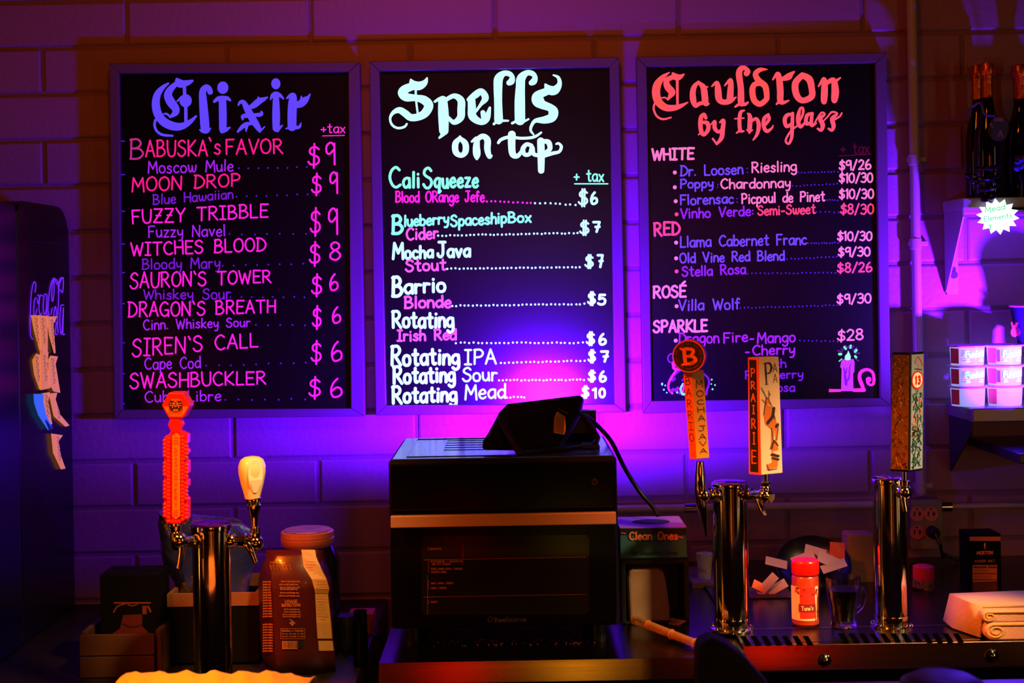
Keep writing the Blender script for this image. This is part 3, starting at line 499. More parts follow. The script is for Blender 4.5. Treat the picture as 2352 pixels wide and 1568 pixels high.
# ================================================================ CONDUITS AND OUTLET
cond = mat('painted_conduit', (170, 155, 160), .3, spec=.6)
t = thing('vertical_conduit', (P(2096, 400, -.02).x, -.02, 1.0), 'pale painted vertical pipe running down the wall beside the right board', 'pipe')
b = MB(); b.tube([P(2092, -60, -.02), P(2104, 560, -.02), P(2114, 1135, -.02)], .0105, 18); b.obj('pipe', cond, t, smooth=True)
for py in (367, 560, 1118):
    c = P(2092+py*.0195, py, -.02); b = MB(); b.lathe((c.x, c.y, c.z-.012), [(0, .0128), (.024, .0128)], 18); b.box((c.x-.012, -.012, c.z-.004), (c.x+.03, -.001, c.z+.006)); b.obj('pipe_clamp', cond, t, bevel=.001)
t = thing('horizontal_conduit', (P(1800, 1166, -.02).x, -.02, P(1800, 1166, -.02).z), 'thin grey pipe running level along the wall behind the taps', 'pipe')
b = MB(); b.tube([P(1400, 1169, -.02), P(2094, 1157, -.02)], .0085, 14); b.obj('pipe', cond, t, smooth=True)
b = MB(); b.tube([P(2166, 1163, -.02), P(2420, 1158, -.02)], .0065, 14); b.obj('pipe', cond, t, smooth=True)
for px, py in ((1585, 1166), (2172, 1163)):
    c = P(px, py, -.02); b = MB(); b.lathe((c.x-.012, c.y, c.z), [(0, .0115), (.024, .0115)], 12, ax=(1, 0, 0)); b.obj('coupling', chrome, t, smooth=True)
c = P(2129, 1205, -.04)
t = thing('outlet_box', (c.x, -.04, c.z-.05), 'metal double outlet box on the wall with a black plug in it', 'outlet')
b = MB(); boxpx(b, 2092, 1147, 2166, 1262, -.04, .04); b.obj('box', mat('grey_plate', (120, 112, 105), .5), t, bevel=.003)
for px in (2106, 2138):
    for py, nm in ((1180, 0), (1222, 1)):
        c = P(px, py, -.0402); b = MB(); b.lathe((c.x, -.0400, c.z), [(0, .016), (.003, .0155)], 20, ax=(0, -1, 0)); oo = b.obj('socket', mat('pink_socket', (205, 110, 95), .5), t)
        b = MB(); f = lambda x, y: P(x, y, -.0436)
        b.rect(f, px-7, py-6, px-4, py+5); b.rect(f, px+5, py-6, px+8, py+5); b.rect(f, px+4, py-2, px+11, py+1); b.dot(f, px, py-11, 2.5); b.obj('slot', black_ink, oo, recalc=False)
c = P(2142, 1222, -.05); b = MB(); b.lathe((c.x, -.0435, c.z), [(0, .014), (.02, .013), (.028, .008)], 14, ax=(0, -1, 0))
b.tube([(c.x, -.07, c.z), (c.x+.005, -.085, c.z-.02), (c.x+.012, -.08, c.z-.05), (c.x+.02, -.07, ZT+.02), (c.x+.05, -.065, ZT+.006)], .0035, 8)
tag(b.obj('plug', blackp, None, smooth=True), 'black plug and cord hanging from the wall outlet box', 'plug')
# ================================================================ DRINKS COOLER (left edge)
XF = P(165, 900, -.03).x
fz0, ft = .90, PX(100, 468, XF).z
t = thing('drinks_cooler', (XF-.22, -.2, .90), 'dark rounded countertop drinks cooler at the left edge with a glowing script logo', 'cooler')
def cyz(z, rad_back, rad_front, yb=-.03, yf=-.346, z0=.902, n=8):
    pts = [(yb, z0)]
    for i in range(n+1):
        a = math.pi/2*i/n; pts.append((yb-rad_back+rad_back*math.cos(a), z-rad_back+rad_back*math.sin(a)))
    for i in range(n+1):
        a = math.pi/2*i/n; pts.append((yf+rad_front-rad_front*math.sin(a), z-rad_front+rad_front*math.cos(a)))
    pts.append((yf, z0)); return pts
cool_m = mat('cooler_black', (16, 14, 22), .3)
b = MB(); b.prism([(XF-.42, y, z) for y, z in cyz(ft, .07, .05)], (.42, 0, 0)); b.obj('body', cool_m, t, bevel=.004)
b = MB(); b.prism([(XF-.425, y, z) for y, z in cyz(ft-.01, .005, .05, -.3465, -.475)], (.425, 0, 0)); b.obj('door', mat('cooler_door', (74, 80, 130), .24, .95), t, bevel=.056, seg=10)
b = MB(); zz = PX(140, 560, XF).z; b.box((XF-.0002, -.32, zz-.001), (XF+.0012, -.035, zz+.001)); b.obj('seam', mat('cooler_seam', (40, 36, 60), .4), t)
b = MB(); b.tube([(XF-.14, -.49, 1.0), (XF-.14, -.49, ft-.12)], .012, 12); b.obj('door_handle', mat('cooler_handle', (60, 60, 90), .25, .6), t, smooth=True)
sf = lambda x, y: PX(x, y, XF+.0012)
lg = tmapL = lambda x, y: PX(60+x/3.336, 620+y/3.336, XF+.0012)
lm = ink('logo_violet', (120, 35, 255), .95); b = MB()
for st in [[(70,170),(75,110),(62,90),(45,140),(35,260),(30,400),(35,500),(50,530)], [(80,210),(65,230),(58,330),(70,345),(82,300)], [(85,225),(95,260),(100,200),(88,190)], [(125,200),(108,195),(98,290),(108,340),(120,330)],
           [(160,190),(140,190),(130,290),(140,340),(155,300),(160,190),(158,340),(168,345)], [(250,190),(245,110),(228,70),(200,80),(180,160),(168,290),(175,350)], [(215,70),(200,110),(196,200),(205,240),(214,160),(212,60)],
           [(215,60),(240,110),(265,60),(285,60)], [(262,150),(280,170),(285,60),(255,110),(248,250),(240,400),(245,480)], [(200,290),(190,340)], [(222,280),(212,340),(220,400),(232,330),(226,280)],
           [(288,270),(268,275),(258,380),(265,480),(275,470),(286,290),(282,480),(295,490)], [(232,400),(225,490),(240,490)]]:
    b.ribbon(lg, cat_rom(st), 7.5)
b.obj('script_logo', lm, t, recalc=False)
tan = mat('tan_paper_lit', (240, 180, 95), .8, emit=(255, 150, 30), es=.5)  # emission puts the orange light on the paper into its colour
def claw(mb, pts, X, th=.0012):
    mb.prism([PX(60+x/3.336, 620+y/3.336, X) for x, y in pts], (th, 0, 0))
claws = [([(35,345),(110,348),(108,632),(98,610),(60,470)], 'upper left of the claws, overlapping the logo'), ([(95,345),(162,352),(162,632),(115,625)], 'upper middle of the claws, overlapping the logo'), ([(158,355),(235,355),(205,410),(222,635),(212,638),(175,500)], 'slim claw at upper right, below the logo'),
         ([(45,690),(75,640),(104,650),(110,800),(118,905),(100,915),(60,800)], 'left one of the middle row'), ([(105,628),(168,628),(158,720),(185,880),(180,905),(108,920),(110,800)], 'centre one of the middle row'), ([(165,690),(185,655),(240,662),(222,720),(258,940),(210,930),(180,880)], 'right one of the middle row'),
         ([(120,945),(178,935),(165,1010),(196,1180),(170,1185),(130,1100)], 'above the blue claw'), ([(172,945),(235,940),(222,990),(260,1110),(328,1190),(300,1200),(210,1120)], 'with its tip curving right'), ([(190,1252),(278,1265),(245,1310),(262,1420),(298,1520),(265,1527),(205,1400)], 'lowest and alone')]
dk = mat('doodle_ink', (70, 30, 60), .7)
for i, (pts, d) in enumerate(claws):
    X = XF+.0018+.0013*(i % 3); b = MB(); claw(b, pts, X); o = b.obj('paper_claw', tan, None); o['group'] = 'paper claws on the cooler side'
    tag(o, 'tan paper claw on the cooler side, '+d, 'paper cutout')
    cx = sum(p[0] for p in pts)/len(pts); y0 = min(p[1] for p in pts)+25; y1 = max(p[1] for p in pts)-60; b = MB(); f = lambda x, y: PX(60+x/3.336, 620+y/3.336, X+.0016)
    for k in range(4):
        yy = y0+(y1-y0)*k/4; c = cx+(k-1.5)*4; b.ribbon(f, cat_rom([(c-8, yy+10), (c, yy), (c+9, yy+14), (c-4, yy+30), (c+7, yy+40)]), 3)
    b.obj('doodle', dk, o, recalc=False)
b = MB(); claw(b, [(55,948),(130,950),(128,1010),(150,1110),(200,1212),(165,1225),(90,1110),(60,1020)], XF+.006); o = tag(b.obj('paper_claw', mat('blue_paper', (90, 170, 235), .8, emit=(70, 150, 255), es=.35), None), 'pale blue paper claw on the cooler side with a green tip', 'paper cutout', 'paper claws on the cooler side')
b = MB(); b.ribbon(lambda x, y: PX(60+x/3.336, 620+y/3.336, XF+.0078), [(150, 1150, 10), (185, 1212, 30)], 20); b.obj('green_tip', mat('green_tip', (40, 150, 120), .7), o, recalc=False)
# ================================================================ TAP TOWERS
def tower(cx, ytop, ybot, hw, Y, label, caphw=None, extra=0, zbot=None):
    zb = zbot if zbot is not None else ZT
    c = P(cx, ytop, Y); s = S(Y); r = hw/s; x = P(cx, (ytop+ybot)/2, Y).x
    t = thing('tap_tower', (x, Y, zb), label, 'tap tower')
    b = MB(); b.lathe((x, Y, 0), [(zb+.004, r), (c.z-.012, r)], 40); b.obj('column', chrome, t, smooth=True)
    b = MB(); b.lathe((x, Y, c.z-.012), [(0, r*1.06), (.006, r*1.07), (.009, r*1.05), (.012, r*.9), (.0125, .0001)], 40); b.obj('cap', chrome, t, smooth=True)
    b = MB(); b.lathe((x, Y, zb), [(0, r*1.28), (.003, r*1.28), (.0045, r*1.02), (.02, r*1.02), (.022, r)], 40); b.obj('base_flange', chrome, t, smooth=True)
    for a in (30, 150, 210, 330):
        b = MB(); b.blob((x+math.cos(math.radians(a))*r*1.16, Y+math.sin(math.radians(a))*r*1.16, zb+.0035), .004, 8); b.obj('bolt', chrome, t, smooth=True)
    return t, x, r
YL = -.74; YM = -.58
tl, xL, rL = tower(488, 1200, 1600, 43, YL, 'chrome tap tower at left carrying the red and the cream tap handles', zbot=.9005)
tm, xM, rM = tower(1679, 1105, 1450, 39.5, YM, 'chrome tap tower in the middle carrying the yellow and the white tap handles')
tr, xR, rR = tower(2046, 1094, 1445, 38, YM, 'chrome tap tower at right carrying the dark square tap handle')
def faucet(t, x0, y0, Yt, pts_sh, bx, by, Yb, sp, collar, label=None):
    # shank from tower, body at (bx,by), spout list, collar profile going up
    s = S(Yb)
    b = MB(); q = [P(*p) for p in pts_sh]; b.tube(q, [.0075]*len(q), 16); sh = b.obj('shank', chrome, t, smooth=True)
    a = q[0]; d = (q[1]-q[0]).normalized(); b = MB(); b.lathe(a+d*.004, [(0, .013), (.006, .0135), (.010, .011)], 20, ax=d); b.lathe(a+d*.02, [(0, .0105), (.004, .0115), (.012, .0115), (.014, .009)], 8, ax=d); b.obj('coupling_nut', chrome, t, smooth=True)
    b = MB(); c = P(bx, by, Yb); b.tube(q[-2:]+[c], [.0085, .0095, .011], 14); b.blob(c, (.0125, .0125, .0135), 16)
    b.tube([P(*p[:3]) for p in sp], [p[3]/s for p in sp], 16); b.obj('faucet_body', chrome, t, smooth=True)
    b = MB(); lathepx(b, collar[0], Yb, collar[1], 20); b.obj('collar', chrome, t, smooth=True)
# left tower, left faucet
faucet(tl, 0, 0, YL, [(466, 1243, YL-.012), (440, 1240, YL-.04), (425, 1244, YL-.055)], 412, 1240, YL-.06, [(418, 1244, YL-.06, 9), (417, 1268, YL-.062, 8), (414, 1288, YL-.064, 7), (410, 1305, YL-.066, 6)],
       (405, [(1262, 8), (1256, 11), (1240, 12), (1238, 14), (1222, 14), (1220, 11), (1216, 12), (1208, 13), (1206, 9), (1196, 8)]))
faucet(tl, 0, 0, YL, [(520, 1241, YL), (552, 1240, YL), (566, 1240, YL)], 588, 1246, YL, [(560, 1240, YL, 9), (572, 1252, YL-.004, 13), (580, 1270, YL-.006, 9), (588, 1292, YL-.008, 6.5)],
       (587, [(1250, 11), (1238, 11), (1236, 12), (1222, 12), (1221, 10), (1220, 12), (1210, 12), (1208, 8)]))
faucet(tm, 0, 0, YM, [(1650, 1135, YM-.012), (1632, 1135, YM-.03), (1624, 1136, YM-.04)], 1616, 1137, YM-.055, [(1609, 1130, YM-.055, 12), (1611, 1155, YM-.055, 12.5), (1614, 1168, YM-.055, 11), (1617, 1188, YM-.055, 8), (1623, 1232, YM-.055, 3.4)],
       (1609, [(1135, 12.6), (1120, 13.6), (1092, 12.6), (1075, 10), (1060, 9)]))
faucet(tm, 0, 0, YM, [(1700, 1136, YM-.01), (1722, 1136, YM-.03), (1736, 1138, YM-.05)], 1755, 1138, YM-.06, [(1738, 1138, YM-.05, 9), (1746, 1156, YM-.062, 8), (1756, 1184, YM-.066, 6.5)],
       (1759, [(1148, 9), (1135, 10), (1133, 11.5), (1118, 11.5), (1116, 10), (1114, 11.5), (1106, 11.5), (1104, 8), (1084, 8)]))
b = MB(); c = P(1768, 1141, YM-.075); b.lathe(c, [(0, .0065), (.004, .0085), (.007, .006)], 14, ax=(.25, -1, 0)); b.obj('lever_screw', chrome, tm, smooth=True)
faucet(tr, 0, 0, YM, [(2062, 1128, YM-.014), (2072, 1128, YM-.04), (2076, 1130, YM-.055)], 2078, 1130, YM-.075, [(2074, 1138, YM-.078, 9), (2075, 1152, YM-.08, 8), (2079, 1174, YM-.082, 7.5)],
       (2078, [(1140, 9), (1130, 11), (1116, 11), (1115, 9), (1114, 11), (1104, 11), (1102, 7), (1082, 6.5)]))
# ---- handle A: red honeycomb
red = mat('glossy_red_plastic', (235, 28, 14), .3, coat=.3); orp = mat('orange_panel', (225, 110, 30), .35)
YA = YL-.06
fa = lambda x, y: P(x, y, YA-.0125)
def hexpts(cx, cy, rx, ry, Y): return [P(cx+rx*a, cy+ry*b_, Y) for a, b_ in ((-1, 0), (-.5, -1), (.5, -1), (1, 0), (.5, 1), (-.5, 1))]
b = MB(); b.prism([P(x, y, YA-.008) for x, y in [(388, 997), (394, 990), (412, 990), (430, 998), (430, 1018), (422, 1022), (422, 1028), (431, 1034), (431, 1042), (424, 1050), (424, 1056), (431, 1060), (431, 1088), (423, 1095), (423, 1100), (431, 1104), (431, 1118), (424, 1124), (424, 1142), (431, 1146), (431, 1190), (424, 1203),
       (384, 1203), (377, 1190), (377, 1172), (383, 1166), (377, 1160), (377, 1142), (384, 1138), (377, 1130), (377, 1096), (384, 1090), (377, 1075), (377, 1044), (383, 1036), (377, 1028), (377, 1004)]], (0, .022, 0)); t = lab(b.obj('tap_handle', red, tl, bevel=.001), 'red honeycomb tap handle topped by a hexagon badge')
b = MB(); b.prism(hexpts(404, 931, 33, 30, YA-.012), (0, .03, 0)); hb = b.obj('hexagon_badge', red, t, bevel=.0025); hb = t
b = MB(); b.dot(lambda x, y: P(x, y, YA-.0124), 403, 930, 16, 0, 28); f2 = lambda x, y: P(x, y, YA-.0127)
b.poly(lambda x, y: P(x, y, YA-.0123), [(376, 933), (388, 933), (388, 944), (403, 948), (420, 944), (420, 933), (432, 933), (419, 956), (389, 956)], 1)
for st in ([(397, 926), (403, 921), (409, 926)], [(396, 936), (398, 927), (408, 927), (411, 936)], [(400, 930), (403, 934), (407, 930)], [(390, 926), (394, 926)], [(390, 931), (394, 931)], [(412, 926), (416, 926)], [(412, 931), (416, 931)]): b.ribbon(f2, st, 1.6, 1)
text(b, f2, 'MERIDIAN', 393, 920, 415, 920, 4, sw=.9, mi=1, jit=0); text(b, f2, 'HIVE', 398, 944, 409, 944, 4, sw=.9, mi=1, jit=0)
for k in range(7): b.ribbon(f2, [(384+k*6, 954), (390+k*4.2, 945)], 1.2, 0)
b.obj('emblem', [black_ink, orp], hb, recalc=False)
b = MB(); b.prism(hexpts(402, 975, 17, 19, YA-.010), (0, .02, 0)); b.obj('neck', red, t, bevel=.002)
b = MB(); import itertools
for i, col in enumerate((379.5, 387.5, 420, 428)):
    for k in range(24):
        y = 1003+k*8.6+(4.3 if i % 2 else 0)
        if y > 1200 or (i in (0, 3) and (int(k*8.6) % 47) < 7): continue
        c = P(col, y, YA-.008); b.lathe(c, [(0, .0036), (.003, .0034), (.0042, .002), (.0044, .0001)], 6, ax=(0, -1, 0))
for col in (396, 404, 412): c = P(col, 1197, YA-.008); b.lathe(c, [(0, .0036), (.003, .0034), (.0044, .0001)], 6, ax=(0, -1, 0))
o = b.obj('honeycomb_cell', red, t, smooth=True); o['kind'] = 'stuff'
b = MB(); b.prism([P(x, y, YA-.0125) for x, y in [(395, 1002), (404, 994), (413, 1002), (413, 1186), (404, 1193), (395, 1186)]], (0, .005, 0)); b.obj('name_panel', orp, t, bevel=.001); pn = t
b = MB(); f3 = lambda x, y: P(x, y, YA-.0129)
for i, ch in enumerate('DISCOVERY'): gch(b, f3, ch, 400.5, 1028+i*15.6, 407.5, 1040+i*15.6, 1.4)
for k in range(3): b.ribbon(f3, [(399, 1006+k*6), (409, 1006+k*6)], 1.6)
for k in range(4): b.ribbon(f3, [(399, 1172+k*4), (409, 1172+k*4)], 1.2)
b.obj('lettering', mat('brown_print', (150, 40, 15), .6), pn, recalc=False)
# ---- handle B: cream ceramic
b = MB(); lathepx(b, 580, YL, [(1144, 17), (1135, 19), (1110, 26), (1085, 31), (1068, 31), (1055, 26), (1049, 17), (1047, 4)], 32); t = lab(b.obj('tap_handle', mat('cream_ceramic', (235, 205, 170), .18, coat=.5), tl, smooth=True), 'cream ceramic pear-shaped tap handle with a plain oval face')
b = MB(); cf = P(590, 1090, YL); nrm = Vector((.42, -.9, 0)).normalized(); c0 = Vector((P(580, 1090, YL).x, YL, cf.z))+nrm*.0208
uu = Vector((nrm.y*-1, nrm.x, 0)); rr = []
for i in range(28):
    a = 2*math.pi*i/28; h = math.sin(a)*.0285; w_ = math.cos(a)*(.0125+.0025*math.sin(a)); rr.append(c0+uu*w_+Vector((0, 0, h))+nrm*(-.0045 if h < -.014 else 0))
b.prism(rr, -nrm*.005); b.obj('oval_face', mat('white_face', (225, 220, 212), .35), t, bevel=.001)
b = MB(); lathepx(b, 584, YL, [(1212, 8), (1200, 8.5), (1180, 11), (1168, 15), (1160, 16), (1156, 13), (1152, 17), (1145, 17.5), (1142, 16)], 24); b.obj('ferrule', chrome, t, smooth=True)
# ---- square handles
def cornerbox(mb, top, bot, Yn, dl, dr, mi=0):      # top/bot = (xl, yl, xn, yn, xr, yr) px; near corner at Yn
    def ring(q): l = P(q[0], q[1], Yn+dl); n = P(q[2], q[3], Yn); r = P(q[4], q[5], Yn+dr); z = (l.z+n.z+r.z)/3; l.z = n.z = r.z = z; return [l, n, r, l+r-n]
    T_, B_ = ring(top), ring(bot); mb.hexa(B_, T_, mi); return T_, B_
def fmap(a, b_, c, d, off=.0006):     # a,b top-left/right  c,d bottom-left/right -> fn(u,v)
    n = (b_-a).cross(c-a).normalized()
    if n.y > 0: n = -n
    f = lambda u, v: (a*(1-u)+b_*u)*(1-v)+(c*(1-u)+d*u)*v+n*off
    f.asp = (c-a).length/(b_-a).length; return f
yel = mat('mustard_paint', (232, 165, 40), .35, coat=.2); oro = mat('orange_paint', (235, 100, 30), .35, coat=.2)
YC = YM-.055
b = MB(); T_, B_ = cornerbox(b, (1569, 850, 1588, 850, 1617, 850), (1584, 1053, 1600, 1053, 1630, 1053), YC-.014, .010, .012); t = lab(b.obj('tap_handle', yel, tm, bevel=.0015), 'yellow tap handle with a round black B badge')
def panel(nm, m, f, u0, v0, u1, v1, par): q = MB(); q.rect(f, u0, v0, u1, v1); return q.obj(nm, m, par, recalc=False)
fl = fmap(T_[0], T_[1], B_[0], B_[1]); fr = fmap(T_[1], T_[2], B_[1], B_[2])
panel('side_panel', oro, fl, 0.03, 0, .97, 1, t)
fl2 = fmap(T_[0], T_[1], B_[0], B_[1], .001)
b = MB()
for i, ch in enumerate('BARRIO'): gch(b, fl2, ch, .2, .07+i*.128, .85, .165+i*.128, .09)
for k in range(6): b.ribbon(fl2, [(.2, .86+k*.022), (.8, .86+k*.022)], .012)
b.ribbon(fl2, [(.3, .845), (.5, .83), (.8, .84)], .03); b.obj('lettering', mat('dark_print', (70, 20, 14), .6), t, recalc=False)
b = MB(); xs = [(.11, .2), (.225, .3), (.33, .39), (.41, .48), (.505, .575), (.625, .69), (.715, .785), (.80, .86), (.88, .94)]
for ch, (v0, v1) in zip('MOCHAJAVA', xs): gch(b, fr, ch, .26, v0, .82, v1, .05)
b.obj('lettering', mat('navy_print', (28, 22, 40), .6), t, recalc=False)
# round badge
dc = P(1584, 817, YC-.012); dn = Vector((-.24, -.97, 0)).normalized(); du = Vector((.97, -.24, 0)).normalized(); rb = 37/S(YC)*1.02
b = MB(); b.lathe(dc-dn*.014, [(0, rb*.97), (.002, rb), (.026, rb), (.028, rb*.97)], 48, ax=dn); b.obj('round_badge', oro, t, smooth=True); rd = t
fd = lambda x, y: dc+dn*.0144+du*(x*rb)+Vector((0, 0, -y*rb)); fd2 = lambda x, y: dc+dn*.0149+du*(x*rb)+Vector((0, 0, -y*rb))
b = MB(); b.dot(fd, 0, 0, .9, 0, 40)
for st in ([(-.5, -.46, .12), (-.36, -.42, .16), (-.05, -.48, .16)], [(-.27, -.4, .22), (-.25, 0, .22), (-.2, .42, .22)], [(-.4, .5, .12), (-.1, .46, .18)]): b.ribbon(fd2, st, .15, 1)
b.ribbon(fd2, cat_rom([(-.15, -.43, .16), (.2, -.42, .2), (.28, -.25, .22), (.1, -.04, .16), (-.2, -.02, .13)]), .15, 1); b.ribbon(fd2, cat_rom([(-.15, 0, .14), (.25, .02, .2), (.42, .24, .22), (.15, .42, .2), (-.15, .46, .16)]), .15, 1)
for i in range(60):
    a = 2*math.pi*i/60
    if i % 6 == 0: continue
    b.ribbon(fd2, [(.72*math.cos(a), .72*math.sin(a)), (.80*math.cos(a), .80*math.sin(a))], .03, 2)
for i in range(72): a = 2*math.pi*i/72; b.dot(fd2, .62*math.cos(a), .62*math.sin(a), .012, 2, 5)
b.obj('emblem', [black_ink, mat('orange_print', (240, 110, 40), .5), mat('dull_print', (150, 50, 30), .6)], rd, recalc=False)
# prairie handle
YD = YM-.06
b = MB(); T_, B_ = cornerbox(b, (1718, 820, 1743, 820, 1789, 820), (1720, 1088, 1749, 1088, 1798, 1088), YD-.022, .017, .02); t = lab(b.obj('tap_handle', mat('white_lacquer', (228, 205, 180), .35, coat=.2), tm, bevel=.0012), 'white square tap handle with a black lettered orange side')
fl = fmap(T_[0], T_[1], B_[0], B_[1]); fr = fmap(T_[1], T_[2], B_[1], B_[2]); fl2 = fmap(T_[0], T_[1], B_[0], B_[1], .001)
panel('side_panel', oro, fl, .02, 0, .99, 1, t); q = MB(); q.rect(fl2, .14, .02, .78, .98); q.obj('side_panel', black_ink, t, recalc=False)
fl3 = fmap(T_[0], T_[1], B_[0], B_[1], .0014); b = MB()
for ch, v0, v1 in [('P', .09, .17), ('R', .2, .275), ('A', .305, .38), ('I', .405, .485), ('R', .52, .61), ('I', .64, .745), ('E', .79, .91)]:
    if ch == 'I': gch(b, fl3, ch, .36, v0, .62, v1, .09)
    else: gch(b, fl3, ch, .26, v0, .68, v1, .09)
b.obj('lettering', mat('orange_print', (240, 110, 40), .5), t, recalc=False)
b = MB()
b.ribbon(fr, [(.3, .05, .07), (.32, .13, .09), (.34, .23, .05)], .08); b.ribbon(fr, cat_rom([(.22, .055, .03), (.5, .05, .07), (.6, .09, .1), (.5, .135, .06), (.35, .135, .03)]), .06)
b.ribbon(fr, [(.27, .23), (.41, .23)], .03)
for v in (.055, .145): b.ribbon(fr, [(.68, v+.075), (.77, v)], .022); b.ribbon(fr, [(.77, v), (.88, v+.075)], .022); b.ribbon(fr, [(.71, v+.05), (.84, v+.05)], .018)
b.obj('lettering', mat('navy_print', (28, 22, 40), .6), t, recalc=False)
b = MB(); sk = mat('print_skin', (205, 108, 40), .6)
def pl(pts, mi): b.poly(fr2 if mi else fr, [((x-648)/(800-648) if False else x, y) for x, y in pts], mi)
fr2 = fmap(T_[1], T_[2], B_[1], B_[2], .001)
def u_(x, y): return ((x-(630+.16*(y-190)*.3))/155, (y-190)/840)     # crop-pixel helper (local print layout)
def PR(mi, *pts, w=None):
    q = [u_(*p) for p in pts]
    if w: b.ribbon(fr2, q, w, mi)
    else: b.poly(fr, q, mi)
PR(0, (675, 600), (690, 520), (745, 560), (765, 640), (785, 700), (740, 710), (690, 670))
PR(0, (735, 700), (765, 690), (750, 790), (735, 800)); PR(0, (768, 700), (785, 690), (780, 790), (765, 800)); PR(0, (735, 800), (780, 800), (790, 860), (740, 870)); PR(0, (740, 870), (790, 900), (785, 985), (705, 1000), (710, 960), (745, 945))
PR(0, (690, 520), (700, 470), (725, 525))
PR(1, (750, 560), (740, 620), (705, 660), w=.14); PR(1, (740, 890), (790, 905), w=.1); PR(1, (745, 915), (790, 930), w=.08); PR(1, (740, 850), (755, 790), (785, 830), w=.05); PR(1, (770, 690), (780, 680), w=.14)
for st in (((652, 405), (690, 475), (700, 490)), ((705, 430), (722, 465)), ((660, 490), (690, 525)), ((675, 600), (682, 540), (690, 480)), ((710, 450), (712, 500), (735, 545), (760, 640)), ((745, 800), (728, 850)), ((705, 955), (720, 1000), (780, 995)), ((735, 700), (748, 790)), ((785, 700), (775, 790))):
    PR(1, *st, w=.028)
b.obj('figure_print', [sk, mat('navy_print', (28, 22, 40), .6)], t, recalc=False)
# dark comic style handle
YE = YM-.08
b = MB(); T_, B_ = cornerbox(b, (2049, 808, 2091, 808, 2123, 808), (2044, 1082, 2088, 1082, 2120, 1082), YE-.018, .018, .022); t = lab(b.obj('tap_handle', mat('black_lacquer', (14, 14, 16), .15, coat=.6), tr, bevel=.002), 'dark square tap handle covered in busy printed artwork with a round 13 mark')
fl = fmap(T_[0], T_[1], B_[0], B_[1], .0005); fr = fmap(T_[1], T_[2], B_[1], B_[2], .0005); fr2 = fmap(T_[1], T_[2], B_[1], B_[2], .0009)
pm = [mat('print_brown', (110, 62, 22), .2, coat=.6), mat('print_rust', (165, 60, 25), .25), mat('print_dark', (40, 26, 14), .25), mat('print_tan', (190, 120, 60), .25)]
b = MB(); b.rect(fl, .05, .02, .95, .98, 0)
fl2 = fmap(T_[0], T_[1], B_[0], B_[1], .0009); rnd = random.Random(3)
for i in range(170):
    u, v = rnd.uniform(.1, .9), rnd.uniform(.03, .97); b.ribbon(fl2, cat_rom([(u, v), (u+rnd.uniform(-.12, .12), v+rnd.uniform(-.02, .02)), (min(max(u+rnd.uniform(-.15, .15), .06), .94), min(v+rnd.uniform(0, .04), .97))], 2), rnd.uniform(.03, .09)*.35, rnd.choice((1, 2, 2, 3)))
for i, ch in enumerate('SUDSSTORY'): pass
for k in range(14): b.ribbon(fl2, [(.1, .04+k*.024), (.34, .036+k*.024)], .014, 1)
b.obj('side_print', pm, t, recalc=False)
b = MB(); b.rect(fr, .08, .02, .94, .98, 0)
pal = [mat('print_sky', (120, 140, 165), .3), mat('print_green', (30, 75, 60), .3), mat('print_dark2', (22, 22, 28), .3), mat('print_flesh', (205, 110, 80), .3), mat('print_crimson', (190, 35, 35), .3), mat('print_white', (215, 215, 215), .3)]
for i in range(150):
    u, v = rnd.uniform(.16, .86), rnd.uniform(.32, .96); c = rnd.choice((1, 2, 2, 1, 3 if v < .7 else 1)); b.ribbon(fr2, cat_rom([(u, v), (u+rnd.uniform(-.15, .15)*.6, v+rnd.uniform(-.02, .03)), (min(max(u+rnd.uniform(-.2, .2), .14), .88), min(v+.03, .96))], 2), rnd.uniform(.02, .06), c)
b.ribbon(fr2, cat_rom([(.3, .09), (.5, .04), (.75, .08), (.85, .12)]), .05, 4); b.ribbon(fr2, cat_rom([(.35, .09), (.5, .1), (.6, .14)]), .03, 3); b.ribbon(fr2, [(.3, .14), (.8, .15)], .04, 2)
fr3 = fmap(T_[1], T_[2], B_[1], B_[2], .0013); W_ = (T_[2]-T_[1]).length; H_ = (B_[1]-T_[1]).length; fc = lambda x, y: fr3(.48+x, .235+y*W_/H_)
b.dot(fc, 0, 0, .43, 4, 24); f4 = fmap(T_[1], T_[2], B_[1], B_[2], .0016); fc = lambda x, y: f4(.48+x, .235+y*W_/H_); b.dot(fc, 0, 0, .35, 5, 24)
f5 = fmap(T_[1], T_[2], B_[1], B_[2], .0019); fc = lambda x, y: f5(.48+x, .235+y*W_/H_); gch(b, fc, '1', -.2, -.22, -.06, .22, .1, 4); gch(b, fc, '3', 0, -.22, .22, .22, .1, 4)
b.obj('front_print', pal, t, recalc=False)
# ================================================================ TOASTER OVEN
YO = -.65
a = P(1157, 1245, YO); ox0, ox1 = P(895, 1245, YO).x, P(1420, 1245, YO).x; oz1 = P(1157, 1053, YO).z; oz0 = P(1157, 1441, YO).z; oyb = -.33
t = thing('toaster_oven', ((ox0+ox1)/2, (YO+oyb)/2, ZC), 'black countertop toaster oven with a full-width copper-lit bar handle', 'oven')
b = MB(); b.box((ox0, YO, oz0), (ox1, oyb, oz1)); b.obj('body', mat('oven_black', (6, 6, 7), .5, spec=.2), t, bevel=.006, seg=3)
top_m = mat('oven_top_steel', (120, 130, 135), .22, 1., bump=(400, .04, (.02, 1, 1)))
b = MB(); b.box((ox0+.006, YO+.006, oz1-.001), (ox1-.006, oyb-.006, oz1+.0015)); b.obj('top_plate', top_m, t, bevel=.001)
b = MB(); pw = [(ox0+.03, YO+.03), (ox1-.03, YO+.03), (ox1-.03, oyb-.03), (ox0+.03, oyb-.03), (ox0+.03, YO+.03)]
